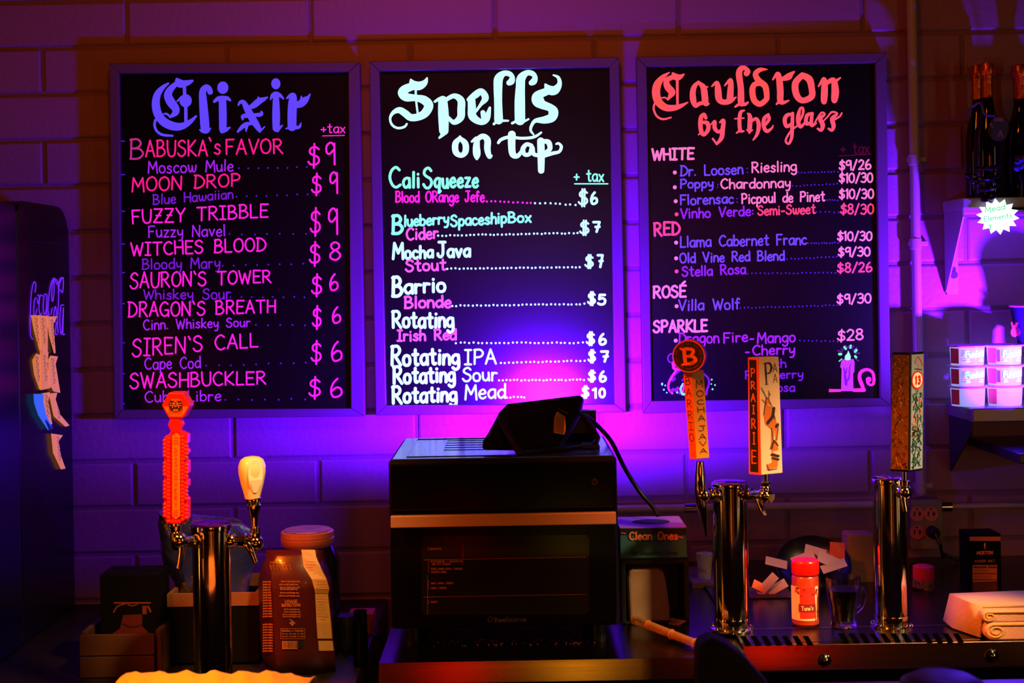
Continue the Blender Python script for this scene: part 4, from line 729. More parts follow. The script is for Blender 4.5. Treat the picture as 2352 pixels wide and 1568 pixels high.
for p, q in zip(pw, pw[1:]): b.tube([(p[0], p[1], oz1+.0018), (q[0], q[1], oz1+.0018)], .0012, 6)
b.obj('top_bead', top_m, t)
for k in range(5):
    b = MB(); y = oyb-.06-.035*k; b.box((ox0+.09, y-.004, oz1+.0012), (ox1-.09, y+.004, oz1+.0019)); b.obj('vent_slot', mat('slot_black', (3, 3, 3), .8), t)
b = MB(); boxpx(b, 898, 1065, 1417, 1170, YO-.004, .006); b.obj('control_panel', blackgl, t, bevel=.001)
pf = lambda x, y: P(x, y, YO-.0045)
b = MB(); b.ribbon(pf, [(1366+6*math.cos(q), 1106+6*math.sin(q)) for q in [(-1.1+6.28*.85*k/14) for k in range(15)]], 1.3); b.ribbon(pf, [(1366, 1098), (1366, 1106)], 1.3); b.obj('power_mark', mat('dim_mark', (70, 45, 25), .6), t, recalc=False)
b = MB(); boxpx(b, 898, 1176, 1415, 1436, YO-.008, .009); b.obj('door', blackgl, t, bevel=.002)
b = MB(); b.poly(lambda x, y: P(x, y, YO-.0083), [(968, 1240), (975, 1232), (1346, 1228), (1353, 1236), (1353, 1400), (1344, 1410), (975, 1412), (968, 1404)]); b.obj('door_glass', mat('smoked_glass', (16, 15, 12), .08), t, recalc=False)
gf = lambda x, y: P(x, y, YO-.0087)
pt_ = mat('door_print', (120, 60, 28), .6); b = MB()
for s_, x0, y, x1 in [('DEHYDRATE', 987, 1262, 1014), ('ROTISSERIE / DEHYDRATE', 989, 1291, 1063), ('AIR FRY BASKET', 992, 1297, 1036), ('PIZZA, BAKED STEAK / VEGGIES', 990, 1308, 1062), ('TOASTED BAGEL', 990, 1315, 1026), ('BAKE / BROIL / REHEAT', 990, 1341, 1041), ('PIZZA / RIBEYE', 990, 1352, 1025), ('ROAST', 990, 1384, 1005)]:
    text(b, gf, s_, x0, y, x1, y-.5, 3.6, sw=.9, jit=0)
for q in ([(985, 1256), (983, 1256), (983, 1264), (985, 1264)], [(986, 1284), (984, 1284), (984, 1314), (986, 1314)], [(986, 1334), (984, 1334), (984, 1352), (986, 1352)], [(986, 1378), (984, 1378), (984, 1386), (986, 1386)], [(1063, 1235), (1063, 1298)], [(982, 1320), (982, 1410)]): b.ribbon(gf, q, .7)
b.obj('door_print', pt_, t, recalc=False)
b = MB(); text(b, gf, 'Beelicious', 1136, 1428, 1208, 1426, 10, sw=1.6, jit=0); b.ribbon(gf, cat_rom([(1122, 1419), (1127, 1416), (1131, 1420), (1127, 1427), (1121, 1426), (1122, 1420)]), 1.2); b.obj('brand_lettering', mat('dim_mark2', (60, 36, 16), .6), t, recalc=False)
b = MB(); b.tube([gf(972, 1286), gf(1345, 1279)], .0007, 6); b.tube([gf(972, 1371), gf(1345, 1365)], .0005, 6); b.obj('rack_edge', mat('rack_copper', (170, 90, 40), .3, .9), t)
b = MB(); boxpx(b, 897, 1181, 1415, 1208, YO-.036, .012); b.obj('bar_handle', mat('satin_handle', (190, 150, 125), .42, .55), t, bevel=.0012)
b = MB()
for px in (915, 1398): boxpx(b, px-8, 1186, px+8, 1204, YO-.026, .02)
b.obj('handle_post', blackp, t)
for x in (ox0+.035, ox1-.035):
    for y in (YO+.03, oyb-.03): b = MB(); b.lathe((x, y, ZC), [(0, .012), (.004, .013), (oz0-ZC+.002, .011)], 16); b.obj('foot', blackp, t, smooth=True)
b = MB(); rnd = random.Random(5)
for i in range(130):
    x = rnd.uniform(ox0+.07, ox1-.03); y = rnd.uniform(YO+.005, YO+.05); b.blob((x, y, ZC+.0012), (rnd.uniform(.0006, .0018), .001, .0011), 5)
o = b.obj('crumbs', mat('crumbs', (110, 60, 38), .5), None); o['kind'] = 'stuff'; tag(o, 'scattered crumbs on the steel table under the oven door', 'crumbs')
# blacklight flood behind the tablet
bz = oz1+.0016
t = thing('blacklight_fixture', (.078, -.37, bz), 'small black floodlight hidden behind the tablet on the oven', 'lamp')
b = MB(); b.box((.0, -.405, bz), (.156, -.345, bz+.012)); b.box((.0, -.405, bz), (.156, -.375, bz+.055)); b.box((.0, -.345, bz+.0), (.156, -.333, 1.3125)); b.obj('housing', blackp, t)
b = MB(); b.box((.02, -.3745, bz+.014), (.136, -.3725, bz+.045)); b.obj('lens', mat('lamp_lens', (120, 60, 255), .3, emit=(110, 20, 255), es=4), t)
# tablet on stand
tb = mat('tablet_black', (9, 9, 10), .38)
YTb = -.55
t = thing('tablet', (P(1210, 1040, YTb).x, YTb, oz1+.002), 'black point-of-sale tablet leaning on a stand on top of the oven', 'tablet')
def q3(px, py, Y): return P(px, py, Y)
top1, top2, b1, b2 = q3(1163, 926, YTb+.01), q3(1338, 906, YTb+.05), q3(1108, 1032, YTb-.05), q3(1290, 1022, YTb-.01)
lft = q3(1150, 938, YTb+.0)
pts = [q3(1106, 1030, YTb-.05), q3(1108, 1012, YTb-.045), q3(1122, 990, YTb-.03), q3(1146, 945, YTb-.002), q3(1165, 926, YTb+.008), q3(1330, 906, YTb+.048), q3(1339, 912, YTb+.048), q3(1331, 950, YTb+.03), q3(1290, 1022, YTb-.012), q3(1200, 1036, YTb-.03)]
b = MB(); b.prism(pts, (0.004, .016, -.006)); b.v = [Vector((v.x, v.y, max(v.z, oz1+.004))) for v in b.v]; b.obj('back_shell', tb, t, bevel=.004, seg=3)
b = MB(); b.tube([q3(1148, 958, YTb-.03), q3(1160, 985, YTb-.05), q3(1188, 1030, YTb-.07), q3(1196, 1042, YTb-.072)], [.005, .006, .007, .007], 8); b.tube([q3(1336, 946, YTb+.035), q3(1356, 976, YTb+.04), q3(1372, 1006, YTb+.04), q3(1367, 1020, YTb+.03)], [.005, .0055, .0065, .006], 8)
b.tube([q3(1196, 1042, YTb-.072), q3(1367, 1022, YTb+.03)], .003, 8); b.obj('stand_leg', mat('stand_dark', (34, 24, 18), .4), t, smooth=True)
b = MB(); b.box((P(1335, 1020, YTb).x, YTb+.0, oz1+.0015), (P(1378, 1020, YTb).x, YTb+.05, oz1+.008)); b.obj('stand_foot', tb, t, bevel=.002)
b = MB(); b.prism([q3(1272, 959, YTb+.0), q3(1280, 944, YTb+.004), q3(1298, 956, YTb+.004), q3(1300, 985, YTb-.008), q3(1296, 998, YTb-.012), q3(1271, 993, YTb-.012)], (0, -.003, 0)); b.obj('metal_tag', mat('tag_metal', (230, 190, 140), .38, 1.), t, bevel=.001)
b = MB(); b.tube([q3(1282, 938, YTb+.006), q3(1306, 949, YTb+.006)], .0012, 6); b.obj('tag_clip', chrome, t)
b = MB(); b.tube([q3(1145, 968, YTb-.02), q3(1152, 965, YTb-.02)], .003, 8); b.obj('hinge_pin', chrome, t)
cp = [(1330, 950, -.52), (1350, 958, -.50), (1375, 980, -.47), (1405, 1015, -.45), (1435, 1075, -.43), (1470, 1130, -.43), (1500, 1165, -.44), (1512, 1184, -.45)]
b = MB(); b.tube(cat_rom([tuple(P(*p)) for p in cp], 5), .0042, 10); tag(b.obj('power_cord', blackp, None, smooth=True), 'black cord drooping from the tablet into the hole of the glove box', 'cord')
# ================================================================ GLOVE BOX AND NAPKIN DISPENSER
YG = -.517
a = P(1501, 1247, YG); hx = 76.5/S(YG); gz0, gz1 = P(1501, 1281, YG).z, P(1501, 1211, YG).z; gd = .115
t = thing('glove_box', (a.x, YG+gd/2, gz0), 'teal cardboard box of disposable gloves with an oval hole on top', 'box')
teal = mat('teal_card', (40, 92, 100), .55); topc = mat('lilac_card', (150, 95, 125), .6)
b = MB(); b.box((a.x-hx, YG, gz0), (a.x+hx, YG+gd, gz1-.001)); b.obj('carton', teal, t, bevel=.001)
b = MB(); b.box((a.x-hx, YG, gz1-.001), (a.x+hx, YG+gd, gz1)); b.obj('top_flap', topc, t)
b = MB(); c0 = PZ(1492, 1192, gz1); b.lathe((c0.x, YG+gd*.5, gz1), [(0, .035), (.0006, .035)], 28); [setattr(v, 'y', YG+gd*.5+(v.y-YG-gd*.5)*.72) for v in b.v]; b.obj('oval_hole', mat('hole_black', (2, 2, 2), .9), t)
gf = lambda x, y: P(x, y, YG-.0006); b = MB(); b.rect(gf, 1425, 1213, 1577, 1228); b.obj('dark_band', mat('navy_card', (14, 20, 48), .5), t, recalc=False)
gf = lambda x, y: P(x, y, YG-.0016); b = MB(); text(b, gf, 'Clean Ones', 1446, 1239, 1556, 1238, 17, sw=3.3, jit=0); b.ribbon(gf, [(1427, 1223), (1437, 1225)], 1.6)
b.obj('brand_lettering', mat('orange_lettering', (235, 130, 70), .5), t, recalc=False)
b = MB(); b.ribbon(gf, [(1559, 1232), (1569, 1235)], 2.4); b.obj('accent', mat('red_accent', (235, 40, 30), .5), t, recalc=False)
b = MB(); text(b, gf, 'The Clean Hands Everyday Tasks', 1461, 1244, 1541, 1243, 5, sw=.8, jit=0); text(b, gf, '500 Disposable Gloves', 1450, 1273, 1556, 1272, 7, sw=1.5, jit=0); b.obj('small_lettering', mat('dark_teal_print', (10, 24, 40), .6), t, recalc=False)
t = thing('napkin_dispenser', (a.x, YG+.06, ZC), 'black tabletop napkin dispenser under the glove box', 'dispenser')
b = MB(); x0, x1 = a.x-hx+.001, a.x+hx+.003
b.box((x0, YG+.004, gz0-.012), (x1, YG+.112, gz0)); b.box((x0, YG+.004, ZC), (x0+.008, YG+.112, gz0-.011)); b.box((x1-.008, YG+.004, ZC), (x1, YG+.112, gz0-.011)); b.box((x0, YG+.104, ZC), (x1, YG+.112, gz0-.011)); b.box((x0, YG+.004, ZC), (x1, YG+.112, ZC+.004))
b.obj('housing', blackp, t, bevel=.0015)
b = MB(); pr = [(1441, 1330), (1443, 1312), (1452, 1306), (1510, 1305), (1524, 1312), (1530, 1335), (1538, 1395), (1540, 1429), (1446, 1431)]
b.prism([P(x, y, YG+.012) for x, y in pr], (0, .07, 0)); np_ = tag(b.obj('napkin_stack', mat('napkin_cream', (140, 112, 88), .85, bump=(200, .3, (1, 1, 8))), None, bevel=.006, seg=3), 'stack of pale napkins standing in the black dispenser', 'napkins')
b = MB(); b.prism([P(1541, 1420, YG+.02), P(1575, 1428, YG+.0), P(1560, 1436, YG-.01), P(1535, 1434, YG)], (0, 0, .002)); tag(b.obj('loose_napkin', mat('napkin_cream', ()), None) if False else b.obj('loose_napkin', MATS['napkin_cream'], None), 'loose pale napkin corner lying at the right foot of the dispenser', 'napkin')
# clear tube lying in front
t = thing('tasting_tube', PZ(1520, 1470, ZC), 'clear glass tube glowing orange, lying slanted on the steel table edge', 'tube')
pa, pb = PZ(1456, 1450, ZC), PZ(1606, 1494, ZC); pa.z = pb.z = ZC+.0098; pa.z += .012
gl = mat('amber_glass', (255, 190, 120), .05, trans=.85, ior=1.45)
b = MB(); b.tube([pa, pa+(pb-pa)*.2, pa+(pb-pa)*.55, pb], [.0085, .0078, .0075, .0072], 18); b.obj('tube_body', gl, t, smooth=True)
for f_ in (.0, .22, .58, .93): b = MB(); c = pa+(pb-pa)*f_; b.lathe(c, [(0, .0082), (.0016, .0092), (.0032, .0082)], 18, ax=(pb-pa)); b.obj('ring', gl, t, smooth=True)
# clear cups behind the middle tower
plast = mat('clear_plastic', (225, 225, 235), .12, trans=.9, ior=1.4)
b = MB(); lathepx(b, 1618, -.20, [(1270, 19), (1273, 19), (1282, 18), (1336, 13), (1337, 12)], 24); zb = min(v.z for v in b.v); d_ = ZC+.0065-zb
tag(b.obj('plastic_cup', plast, None, smooth=True), 'clear plastic cups stacked just left of the middle tap tower', 'cup')
o = bpy.data.objects['plastic_cup']; o['label'] = 'clear plastic cup standing just left of the middle tap tower'
b = MB(); boxpx(b, 1590, 1338, 1705, 1350.5, -.24, .16); tag(b.obj('wooden_riser', mat('dark_wood', (58, 30, 18), .5, bump=(30, .2, (.2, 1, 1))), None), 'low dark board under the plastic cup behind the middle tower', 'board')
o = bpy.data.objects['wooden_riser']; 
# ================================================================ SPICE JAR, MUG, BOWL, ...
zj = ZT; YJ = PZ(1849, 1434, zj).y
def ymat(n, c, r=.4, **k): return mat(n, c, r, **k)
t = thing('spice_jar', (P(1849, 1400, YJ).x, YJ, zj), 'spice jar of red powder with a bright red lid beside the glass mug', 'jar')
pw_ = mat('paprika', (150, 45, 18), .35, coat=.6)
b = MB(); lathepx(b, 1849, YJ, [(1320, 28), (1324, 30.5), (1400, 31), (1428, 31), (1433, 27)], 32); b.obj('jar_body', pw_, t, smooth=True)
b = MB(); lathepx(b, 1849, YJ, [(1284, 28), (1287, 31), (1290, 31.5), (1314, 31.5), (1317, 30), (1320, 27)], 32); b.obj('lid', mat('red_lid', (200, 22, 14), .25), t, smooth=True)
c0 = P(1849, 1400, YJ); rj = 31.6/S(YJ)
def cyl(c, r): return lambda px, py: Vector((c.x+r*math.sin((px-1849)/31.6*1.0), YJ-r*math.cos((px-1849)/31.6*1.0), P(1849, py, YJ).z))
def band(name, m, x0, x1, y0, y1, par, off=0, n=12):
    f = cyl(c0, rj+off); b = MB()
    for i in range(n):
        u0, u1 = x0+(x1-x0)*i/n, x0+(x1-x0)*(i+1)/n; b.add([f(u0, y0), f(u1, y0), f(u1, y1), f(u0, y1)], [(0, 1, 2, 3)])
    return b.obj(name, m, par, smooth=True, recalc=False)
band('label', mat('label_white', (225, 195, 160), .6), 1803, 1895, 1341, 1418, t, .0002)
band('label_band', mat('label_red', (205, 40, 22), .6), 1831, 1868, 1341, 1413, t, .0004); band('label_band', mat('label_maroon', (120, 16, 20), .6), 1828, 1868, 1380, 1398, t, .0007)
f = cyl(c0, rj+.0009); b = MB(); text(b, f, "Tone's", 1835, 1394, 1861, 1393, 9, sw=1.3, jit=0); b.obj('brand_lettering', mat('cream_print', (240, 215, 180), .6), t, recalc=False)
b = MB(); f = cyl(c0, rj+.0006)
for i in range(26): b.dot(f, 1849+rnd.uniform(-28, 28), 1350+rnd.uniform(-7, 12), rnd.uniform(2, 4), rnd.choice((0, 0, 1)))
b.obj('pepper_print', [mat('label_red', (205, 40, 22)), mat('label_maroon', (120, 16, 20))], t, recalc=False)
b = MB(); text(b, f, 'NET WT', 1874, 1402, 1882, 1402, 5, sw=1, jit=0); text(b, f, 'OZ', 1874, 1411, 1881, 1411, 5, sw=1, jit=0); b.obj('small_lettering', black_ink, t, recalc=False)
YM2 = PZ(1935, 1438, zj).y
glass = mat('clear_glass', (235, 235, 235), .03, trans=1., ior=1.45)
t = thing('glass_mug', (P(1938, 1400, YM2).x, YM2, zj), 'clear glass mug of dark coffee with a curled handle', 'mug')
b = MB(); lathepx(b, 1936, YM2, [(1324, 39), (1340, 38.5), (1366, 36), (1400, 31), (1418, 28), (1428, 29), (1437, 29), (1437.5, 1), (1426, 1), (1422, 25), (1400, 28.5), (1366, 33.5), (1340, 36), (1324, 37.3)], 36, caps=False); b.obj('glass_wall', glass, t, smooth=True)
b = MB(); lathepx(b, 1936, YM2, [(1352, 34), (1366, 33), (1400, 28), (1421, 24.5), (1423, 2)], 30); b.obj('coffee', mat('black_coffee', (8, 5, 3), .08), t, smooth=True)
b = MB(); b.tube(cat_rom([tuple(P(x, y, YM2)) for x, y in ((1968, 1345), (1980, 1352), (1984, 1368), (1981, 1388), (1970, 1402), (1962, 1408))], 5), .0035, 10); b.obj('handle', glass, t, smooth=True)
# tilted bowl of sugar packets
cB = P(1868, 1296, -.26); axb = Vector((-.12, -.62, .78)).normalized()
t = thing('round_bowl', (cB.x, cB.y, ZT), 'black round bowl tipped forward, full of pale sugar packets', 'bowl')
R = 86/S(-.26); b = MB(); b.lathe(cB-axb*.036, [(0, R*.35), (.004, R*.5), (.016, R*.82), (.036, R), (.038, R*.98), (.034, R*.96), (.018, R*.78), (.009, R*.45), (.008, .0001)], 40, ax=axb); b.obj('bowl_shell', blackp, t, smooth=True)
bb_ = MB(); bb_.lathe((cB.x, cB.y+.01, ZT), [(0, .03), (.004, .03), (.045, .02)], 20); bb_.obj('pedestal', blackp, t, smooth=True)
pk = mat('packet_white', (160, 125, 160), .7)
def packet(px, py, Y, w_, h_, ang, tilt, m, nm, label, grp='sugar packets in the bowl'):
    c = P(px, py, Y); R_ = Matrix.Rotation(ang, 3, 'Y') @ Matrix.Rotation(tilt, 3, 'X'); b = MB()
    g = [R_ @ Vector((x*w_/2, (.002 if (x, z) == (0, 0) else 0), z*h_/2))+c for z in (-1, 0, 1) for x in (-1, 0, 1)]
    g2 = [v-R_ @ Vector((0, .0035 if i == 4 else .0008, 0)) for i, v in enumerate(g)]
    fs = [(i, i+1, i+4, i+3) for i in (0, 1, 3, 4)]; b.add(g, fs); b.add(g2, [f[::-1] for f in fs])
    for i, j in ((0, 1), (1, 2), (2, 5), (5, 8), (8, 7), (7, 6), (6, 3), (3, 0)): b.add([g[i], g[j], g2[j], g2[i]], [(0, 1, 2, 3)])
    return tag(b.obj(nm, m, None), label, 'packet', grp)
packet(1872, 1272, -.292, .044, .03, .3, -.5, pk, 'sugar_packet', 'large pale packet lying on top in the middle of the bowl')
packet(1845, 1283, -.305, .046, .022, -.35, -.7, pk, 'sugar_packet', 'pale packet at the left inside the bowl')
packet(1905, 1287, -.312, .05, .026, .45, -.7, pk, 'sugar_packet', 'pale packet at the right front inside the bowl')
packet(1915, 1300, -.325, .05, .02, -.3, -.9, pk, 'sugar_packet', 'pale packet lowest at the bowl rim, front right')
packet(1923, 1266, -.285, .030, .036, .1, -.3, mat('red_packet', (175, 30, 30), .5), 'sugar_packet', 'red packet standing at the right of the bowl')
o = packet(1921, 1272, -.30, .013, .02, -.4, -.3, pk, 'packet_print', ''); b = None; bpy.data.objects.remove(o)
for px, py, a_, w_, l_, m in ((1783, 1292, .25, .045, 'pale packet sticking out left of the bowl, above the others', pk), (1762, 1342, -.8, .05, 'long pale packet leaning left of the bowl', pk), (1745, 1347, .5, .03, 'orange-tinted packet lying left of the leaning one', mat('orange_packet', (215, 95, 50), .6)), (1783, 1350, -.5, .045, 'pale packet lying flat right of the leaning one', pk)):
    packet(px, py, -.25 if py < 1300 else -.335, w_, .018, a_, -.6, m, 'sugar_packet', l_, 'loose sugar packets left of the bowl')
b = MB(); lo = P(1760, 1366, -.33); b.box((lo.x-.085, -.36, ZT), (lo.x+.05, -.27, lo.z+.004)); tag(b.obj('packet_tray', MATS['dark_wood'], None, bevel=.003), 'low dark wooden tray under the loose packets left of the bowl', 'tray')
b = MB(); b.prism([P(1945, 1226, -.232), P(2010, 1227, -.232), P(2012, 1352, -.232), P(1950, 1352, -.232)], (0, .05, 0)); zt_ = P(1980, 1352, -.14).z
t = tag(b.obj('paper_bag', mat('napkin_cream', (140, 112, 88)), None, bevel=.006), 'pale upright paper napkin stack left of the right tap tower', 'napkins')
# pink lidded shaker right of right tower
YS = -.30
t = thing('shaker_jar', (P(2120, 1400, YS).x, YS, ZT), 'dark glass shaker jar with a pink lid right of the right tap tower', 'jar')
b = MB(); lathepx(b, 2121, YS, [(1298, 20), (1300, 24), (1326, 24.5), (1329, 23)], 28); b.obj('lid', mat('pink_lid', (190, 22, 62), .4), t, smooth=True)
zz = P(2121, 1395, YS).z; b = MB(); lathepx(b, 2121, YS, [(1329, 23), (1334, 24.5), (1392, 24.5), (1395, 24)], 28); b.obj('jar_body', mat('speckled_label', (130, 70, 62), .6, vary=(30, 22, 40), bump=(160, 0, (1, 1, 1))), t, smooth=True)
b = MB(); b.lathe((P(2121, 1395, YS).x, YS, ZT), [(0, .017), (.004, .021), (zz-ZT+.001, .0225)], 24); b.obj('jar_base', mat('dark_jar', (14, 9, 12), .15), t, smooth=True)
# salt box
YQ = -.245
a = P(2263, 1308, YQ); hx = 37/S(YQ); zt2 = P(2263, 1226, YQ).z
t = thing('salt_box', (a.x, YQ+.03, ZT), 'black salt carton with a pale nutrition label, behind the folded towel', 'box')
b = MB(); b.box((a.x-hx, YQ, ZT+.0004), (a.x+hx, YQ+.06, zt2)); b.obj('carton', mat('black_card', (6, 5, 7), .7, spec=.1), t, bevel=.001)
sf_ = lambda x, y: P(x, y, YQ-.0006); b = MB(); b.rect(sf_, 2227, 1232, 2298, 1242); cr_ = mat('salmon_card', (205, 110, 70), .6); b.obj('stripe', cr_, t, recalc=False)
b = MB(); b.rect(sf_, 2234, 1297, 2290, 1380); b.obj('nutrition_label', cr_, t, recalc=False)
s2 = lambda x, y: P(x, y, YQ-.0010); b = MB(); text(b, s2, 'Nutrition Facts', 2237, 1304, 2288, 1304, 5, sw=1.2, jit=0)
for y in (1317, 1331, 1357): b.ribbon(s2, [(2236, y), (2288, y)], 1.6)
for y in (1309, 1313, 1323, 1327, 1337, 1343, 1349, 1363, 1369, 1374): b.ribbon(s2, [(2237, y), (2237+rnd.uniform(25, 48), y)], .6)
b.obj('label_print', black_ink, t, recalc=False)
b = MB(); text(b, s2, 'MORTON', 2244, 1273, 2280, 1272, 7, sw=1.8, jit=0); b.ribbon(s2, [(2262, 1249, 5), (2262, 1256, 3), (2262, 1261, 1)], 4); text(b, s2, 'KOSHER SALT', 2239, 1291, 2285, 1290, 5, sw=.8, jit=0); b.obj('brand_lettering', mat('orange_lettering', (235, 130, 70)), t, recalc=False)
# folded towel right: thick cloth layers with rolled front folds
tw = mat('terry_towel', (235, 190, 165), .95, bump=(900, .8, (1, 1, 1)))
t = thing('folded_towel', PZ(2300, 1465, ZT), 'pale folded bar towel on the steel counter at the right edge', 'towel')
pr = [(2226, 1396), (2236, 1393), (2300, 1398), (2330, 1396), (2400, 1410), (2400, 1470), (2300, 1472), (2268, 1468), (2236, 1438)]
yA = PZ(2280, 1470, ZT).y
x0, x1 = P(2262, 1440, yA).x, P(2430, 1440, yA).x
def fold(z0, th, xa, yf, yb, xb): # a folded slab with rounded left edge (spiral look)
    b = MB(); n = 10; pts = []
    for i in range(n+1):
        a_ = math.pi/2+math.pi*i/n; pts.append((xa+th/2+math.cos(a_)*th/2, z0+th/2+math.sin(a_)*th/2))
    pts = [(xb, z0+th)]+pts+[(xb, z0)]
    return b, pts
zc_ = ZT
for i, (th, dx, nm) in enumerate(((.030, .0, 'lower_fold'), (.020, -.004, 'upper_fold'))):
    b, pts = fold(zc_, th, x0+dx, 0, 0, x1); b.prism([(x, yA+.001*i, z) for x, z in pts], (0, .085+.02*i, 0)); o = b.obj(nm, tw, t, bevel=.003, seg=3)
    b = MB(); q = []
    for k in range(26):
        a_ = math.pi*.6+k*.42; r_ = th*(.40-.012*k) if k < 20 else th*.16; q.append(Vector((x0+dx+th*.62+math.cos(a_)*max(r_, .002)*1.4, yA-.0006+.001*i, zc_+th/2+math.sin(a_)*max(r_, .002))))
    q = [Vector((x1, yA-.0006, zc_+th*.86))]+q; b.tube(q, .0016, 6); b.obj('hem', mat('towel_hem', (215, 165, 95), .95), t)
    zc_ += th
b = MB(); L0 = [PZ(2224, 1398, ZT+.05), PZ(2350, 1394, ZT+.05)]; zl = ZT+.051
b.add([(x0-.012, yA+.05, zl+.002), (x1, yA+.03, zl+.002), (x1, yA+.12, zl+.001), (x0-.02, yA+.115, zl), (x0-.028, yA+.075, ZT+.002), (x0-.03, yA+.12, ZT+.004), (x0-.002, yA+.012, ZT+.002), (x0+.004, yA+.02, zl), (x1, yA+.02, zl)],
      [(0, 1, 2, 3), (0, 3, 5, 4), (0, 4, 6, 7), (7, 8, 1, 0)]); md = b.obj('draped_layer', tw, t, smooth=True, recalc=True); so = md.modifiers.new('thick', 'SOLIDIFY'); so.thickness = .004; so.offset = 1
# ================================================================ LEFT COUNTER ITEMS
ZL = .90
crw = mat('crate_wood', (84, 44, 26), .6, bump=(20, .3, (.25, 1, 1)), vary=(64, 34, 20))
YCt = PZ(290, 1556, ZL).y
a = P(274, 1505, YCt); hx = 91/S(YCt); zt3 = P(274, 1456, YCt).z
t = thing('wooden_crate', (a.x, YCt+.06, ZL), 'open dark wooden crate with a low rail, at lower left', 'crate')
for k in range(2): b = MB(); h = (zt3-ZL)/2; b.box((a.x-hx, YCt, ZL+h*k+.001), (a.x+hx*.88, YCt+.008, ZL+h*(k+1)-.001)); b.obj('slat', crw, t, bevel=.001)
for sx in (-1, 1): b = MB(); b.box((a.x+hx*sx*.97-(.006 if sx > 0 else -.0), YCt+.0085, ZL), (a.x+hx*sx*.97+(.004 if sx > 0 else .01), YCt+.13, zt3+.004)); b.obj('side_board', crw, t, bevel=.001)
b = MB(); b.box((a.x-hx*.9, YCt+.12, ZL), (a.x+hx*.9, YCt+.13, zt3)); b.obj('back_board', crw, t)
b = MB(); b.box((a.x-hx*.9, YCt+.009, ZL), (a.x+hx*.9, YCt+.119, ZL+.006)); b.obj('bottom_board', crw, t)
b = MB(); b.prism([P(195, 1421, YCt+.05), P(205, 1421, YCt+.05), P(195, 1434, YCt+.05)], (0, .003, 0)); 
YK = YCt+.035
t = thing('dark_carton', (P(298, 1400, YK).x, YK+.04, ZL+.006), 'black carton printed with a faint red face, standing in the crate', 'box')
b = MB(); a2 = P(298, 1400, YK); hx2 = 68/S(YK); b.box((a2.x-hx2, YK, ZL+.0065), (a2.x+hx2, YK+.075, P(298, 1318, YK).z)); b.obj('carton', mat('black_card', (10, 9, 12)), t, bevel=.002)
kf = lambda x, y: P(x, y, YK-.0006); b = MB(); k2 = lambda x, y: P(x, y, YK-.001)
b.ribbon(kf, [(263, 1384), (345, 1384)], 3.4, 1); b.ribbon(kf, cat_rom([(261, 1406), (270, 1392), (288, 1386)]), 3, 1); b.ribbon(kf, cat_rom([(340, 1392), (346, 1404)]), 4, 1); b.rect(kf, 327, 1391, 337, 1410, 2)
b.poly(kf, [(283, 1412), (326, 1410), (327, 1438), (344, 1455), (258, 1455), (276, 1442)], 0); b.ribbon(kf, cat_rom([(292, 1386), (300, 1390), (308, 1390), (316, 1386)]), 3, 2); b.ribbon(k2, cat_rom([(282, 1432), (304, 1440), (326, 1434)]), 3, 3)
b.obj('face_print', [mat('print_maroon', (88, 14, 10), .6), mat('print_ember', (130, 50, 20), .6), mat('print_rust2', (110, 45, 22), .6), black_ink], t, recalc=False)
# black bin with pale rim and plastic bag
YBn = -.50
t = thing('black_bin', (P(492, 1450, YBn).x, YBn+.08, ZL), 'square black bin with a tan cardboard rim behind the left tower', 'bin')
a = P(491, 1450, YBn); hx = 103/S(YBn); zr = P(491, 1362, YBn).z; zr2 = P(491, 1391, YBn).z
b = MB()
for p, q in (((a.x-hx, YBn), (a.x+hx, YBn+.006)), ((a.x-hx, YBn+.16), (a.x+hx, YBn+.166)), ((a.x-hx, YBn+.006), (a.x-hx+.006, YBn+.16)), ((a.x+hx-.006, YBn+.006), (a.x+hx, YBn+.16))): b.box((*p, ZL), (*q, zr2))
b.box((a.x-hx, YBn, ZL), (a.x+hx, YBn+.166, ZL+.005)); b.obj('bin_body', mat('bin_black', (6, 5, 6), .7, spec=.12), t)
b = MB()
for p, q in (((a.x-hx-.002, YBn-.002), (a.x+hx+.002, YBn+.006)), ((a.x-hx-.002, YBn+.16), (a.x+hx+.002, YBn+.168)), ((a.x-hx-.002, YBn+.006), (a.x-hx+.006, YBn+.16)), ((a.x+hx-.006, YBn+.006), (a.x+hx+.002, YBn+.16))): b.box((*p, zr2), (*q, zr))
b.obj('rim', mat('tan_card', (135, 84, 55), .7), t)
bagp = mat('film_plastic', (70, 78, 165), .12, trans=.5, spec=.8, bump=(38, .9, (1, 1, 1)))
def crumple(mb, sil_, Y, depth, seed, n=9, m_=7):       # closed bag: silhouette rows (y, xl, xr)
    r = random.Random(seed); rings = []
    for (y, xl_, xr_) in sil_:
        c = P((xl_+xr_)/2, y, Y+depth/2); w_ = (xr_-xl_)/2/S(Y); rg = []
        for k in range(18):
            a_ = 2*math.pi*k/18; q = 1+r.uniform(-.09, .05); rg.append(Vector((c.x+math.cos(a_)*w_*q, c.y+math.sin(a_)*depth/2*(1+r.uniform(-.3, .2)), c.z+r.uniform(-.004, .004))))
        rings.append(rg)
    vs = [v for rg in rings for v in rg]; K = 18
    fs = [(j*K+k, j*K+(k+1) % K, (j+1)*K+(k+1) % K, (j+1)*K+k) for j in range(len(rings)-1) for k in range(K)]+[tuple(range(K)), tuple((len(rings)-1)*K+k for k in range(K))]
    mb.add(vs, fs)
b = MB(); crumple(b, [(1172, 372, 398), (1185, 368, 440), (1200, 364, 560), (1230, 362, 590), (1262, 368, 592), (1300, 380, 585), (1335, 395, 575), (1358, 402, 570)], YBn+.03, .10, 4)
tag(b.obj('plastic_bag', bagp, None, smooth=True), 'crumpled bluish clear plastic bag stuffed in the bin behind the left tower', 'bag')
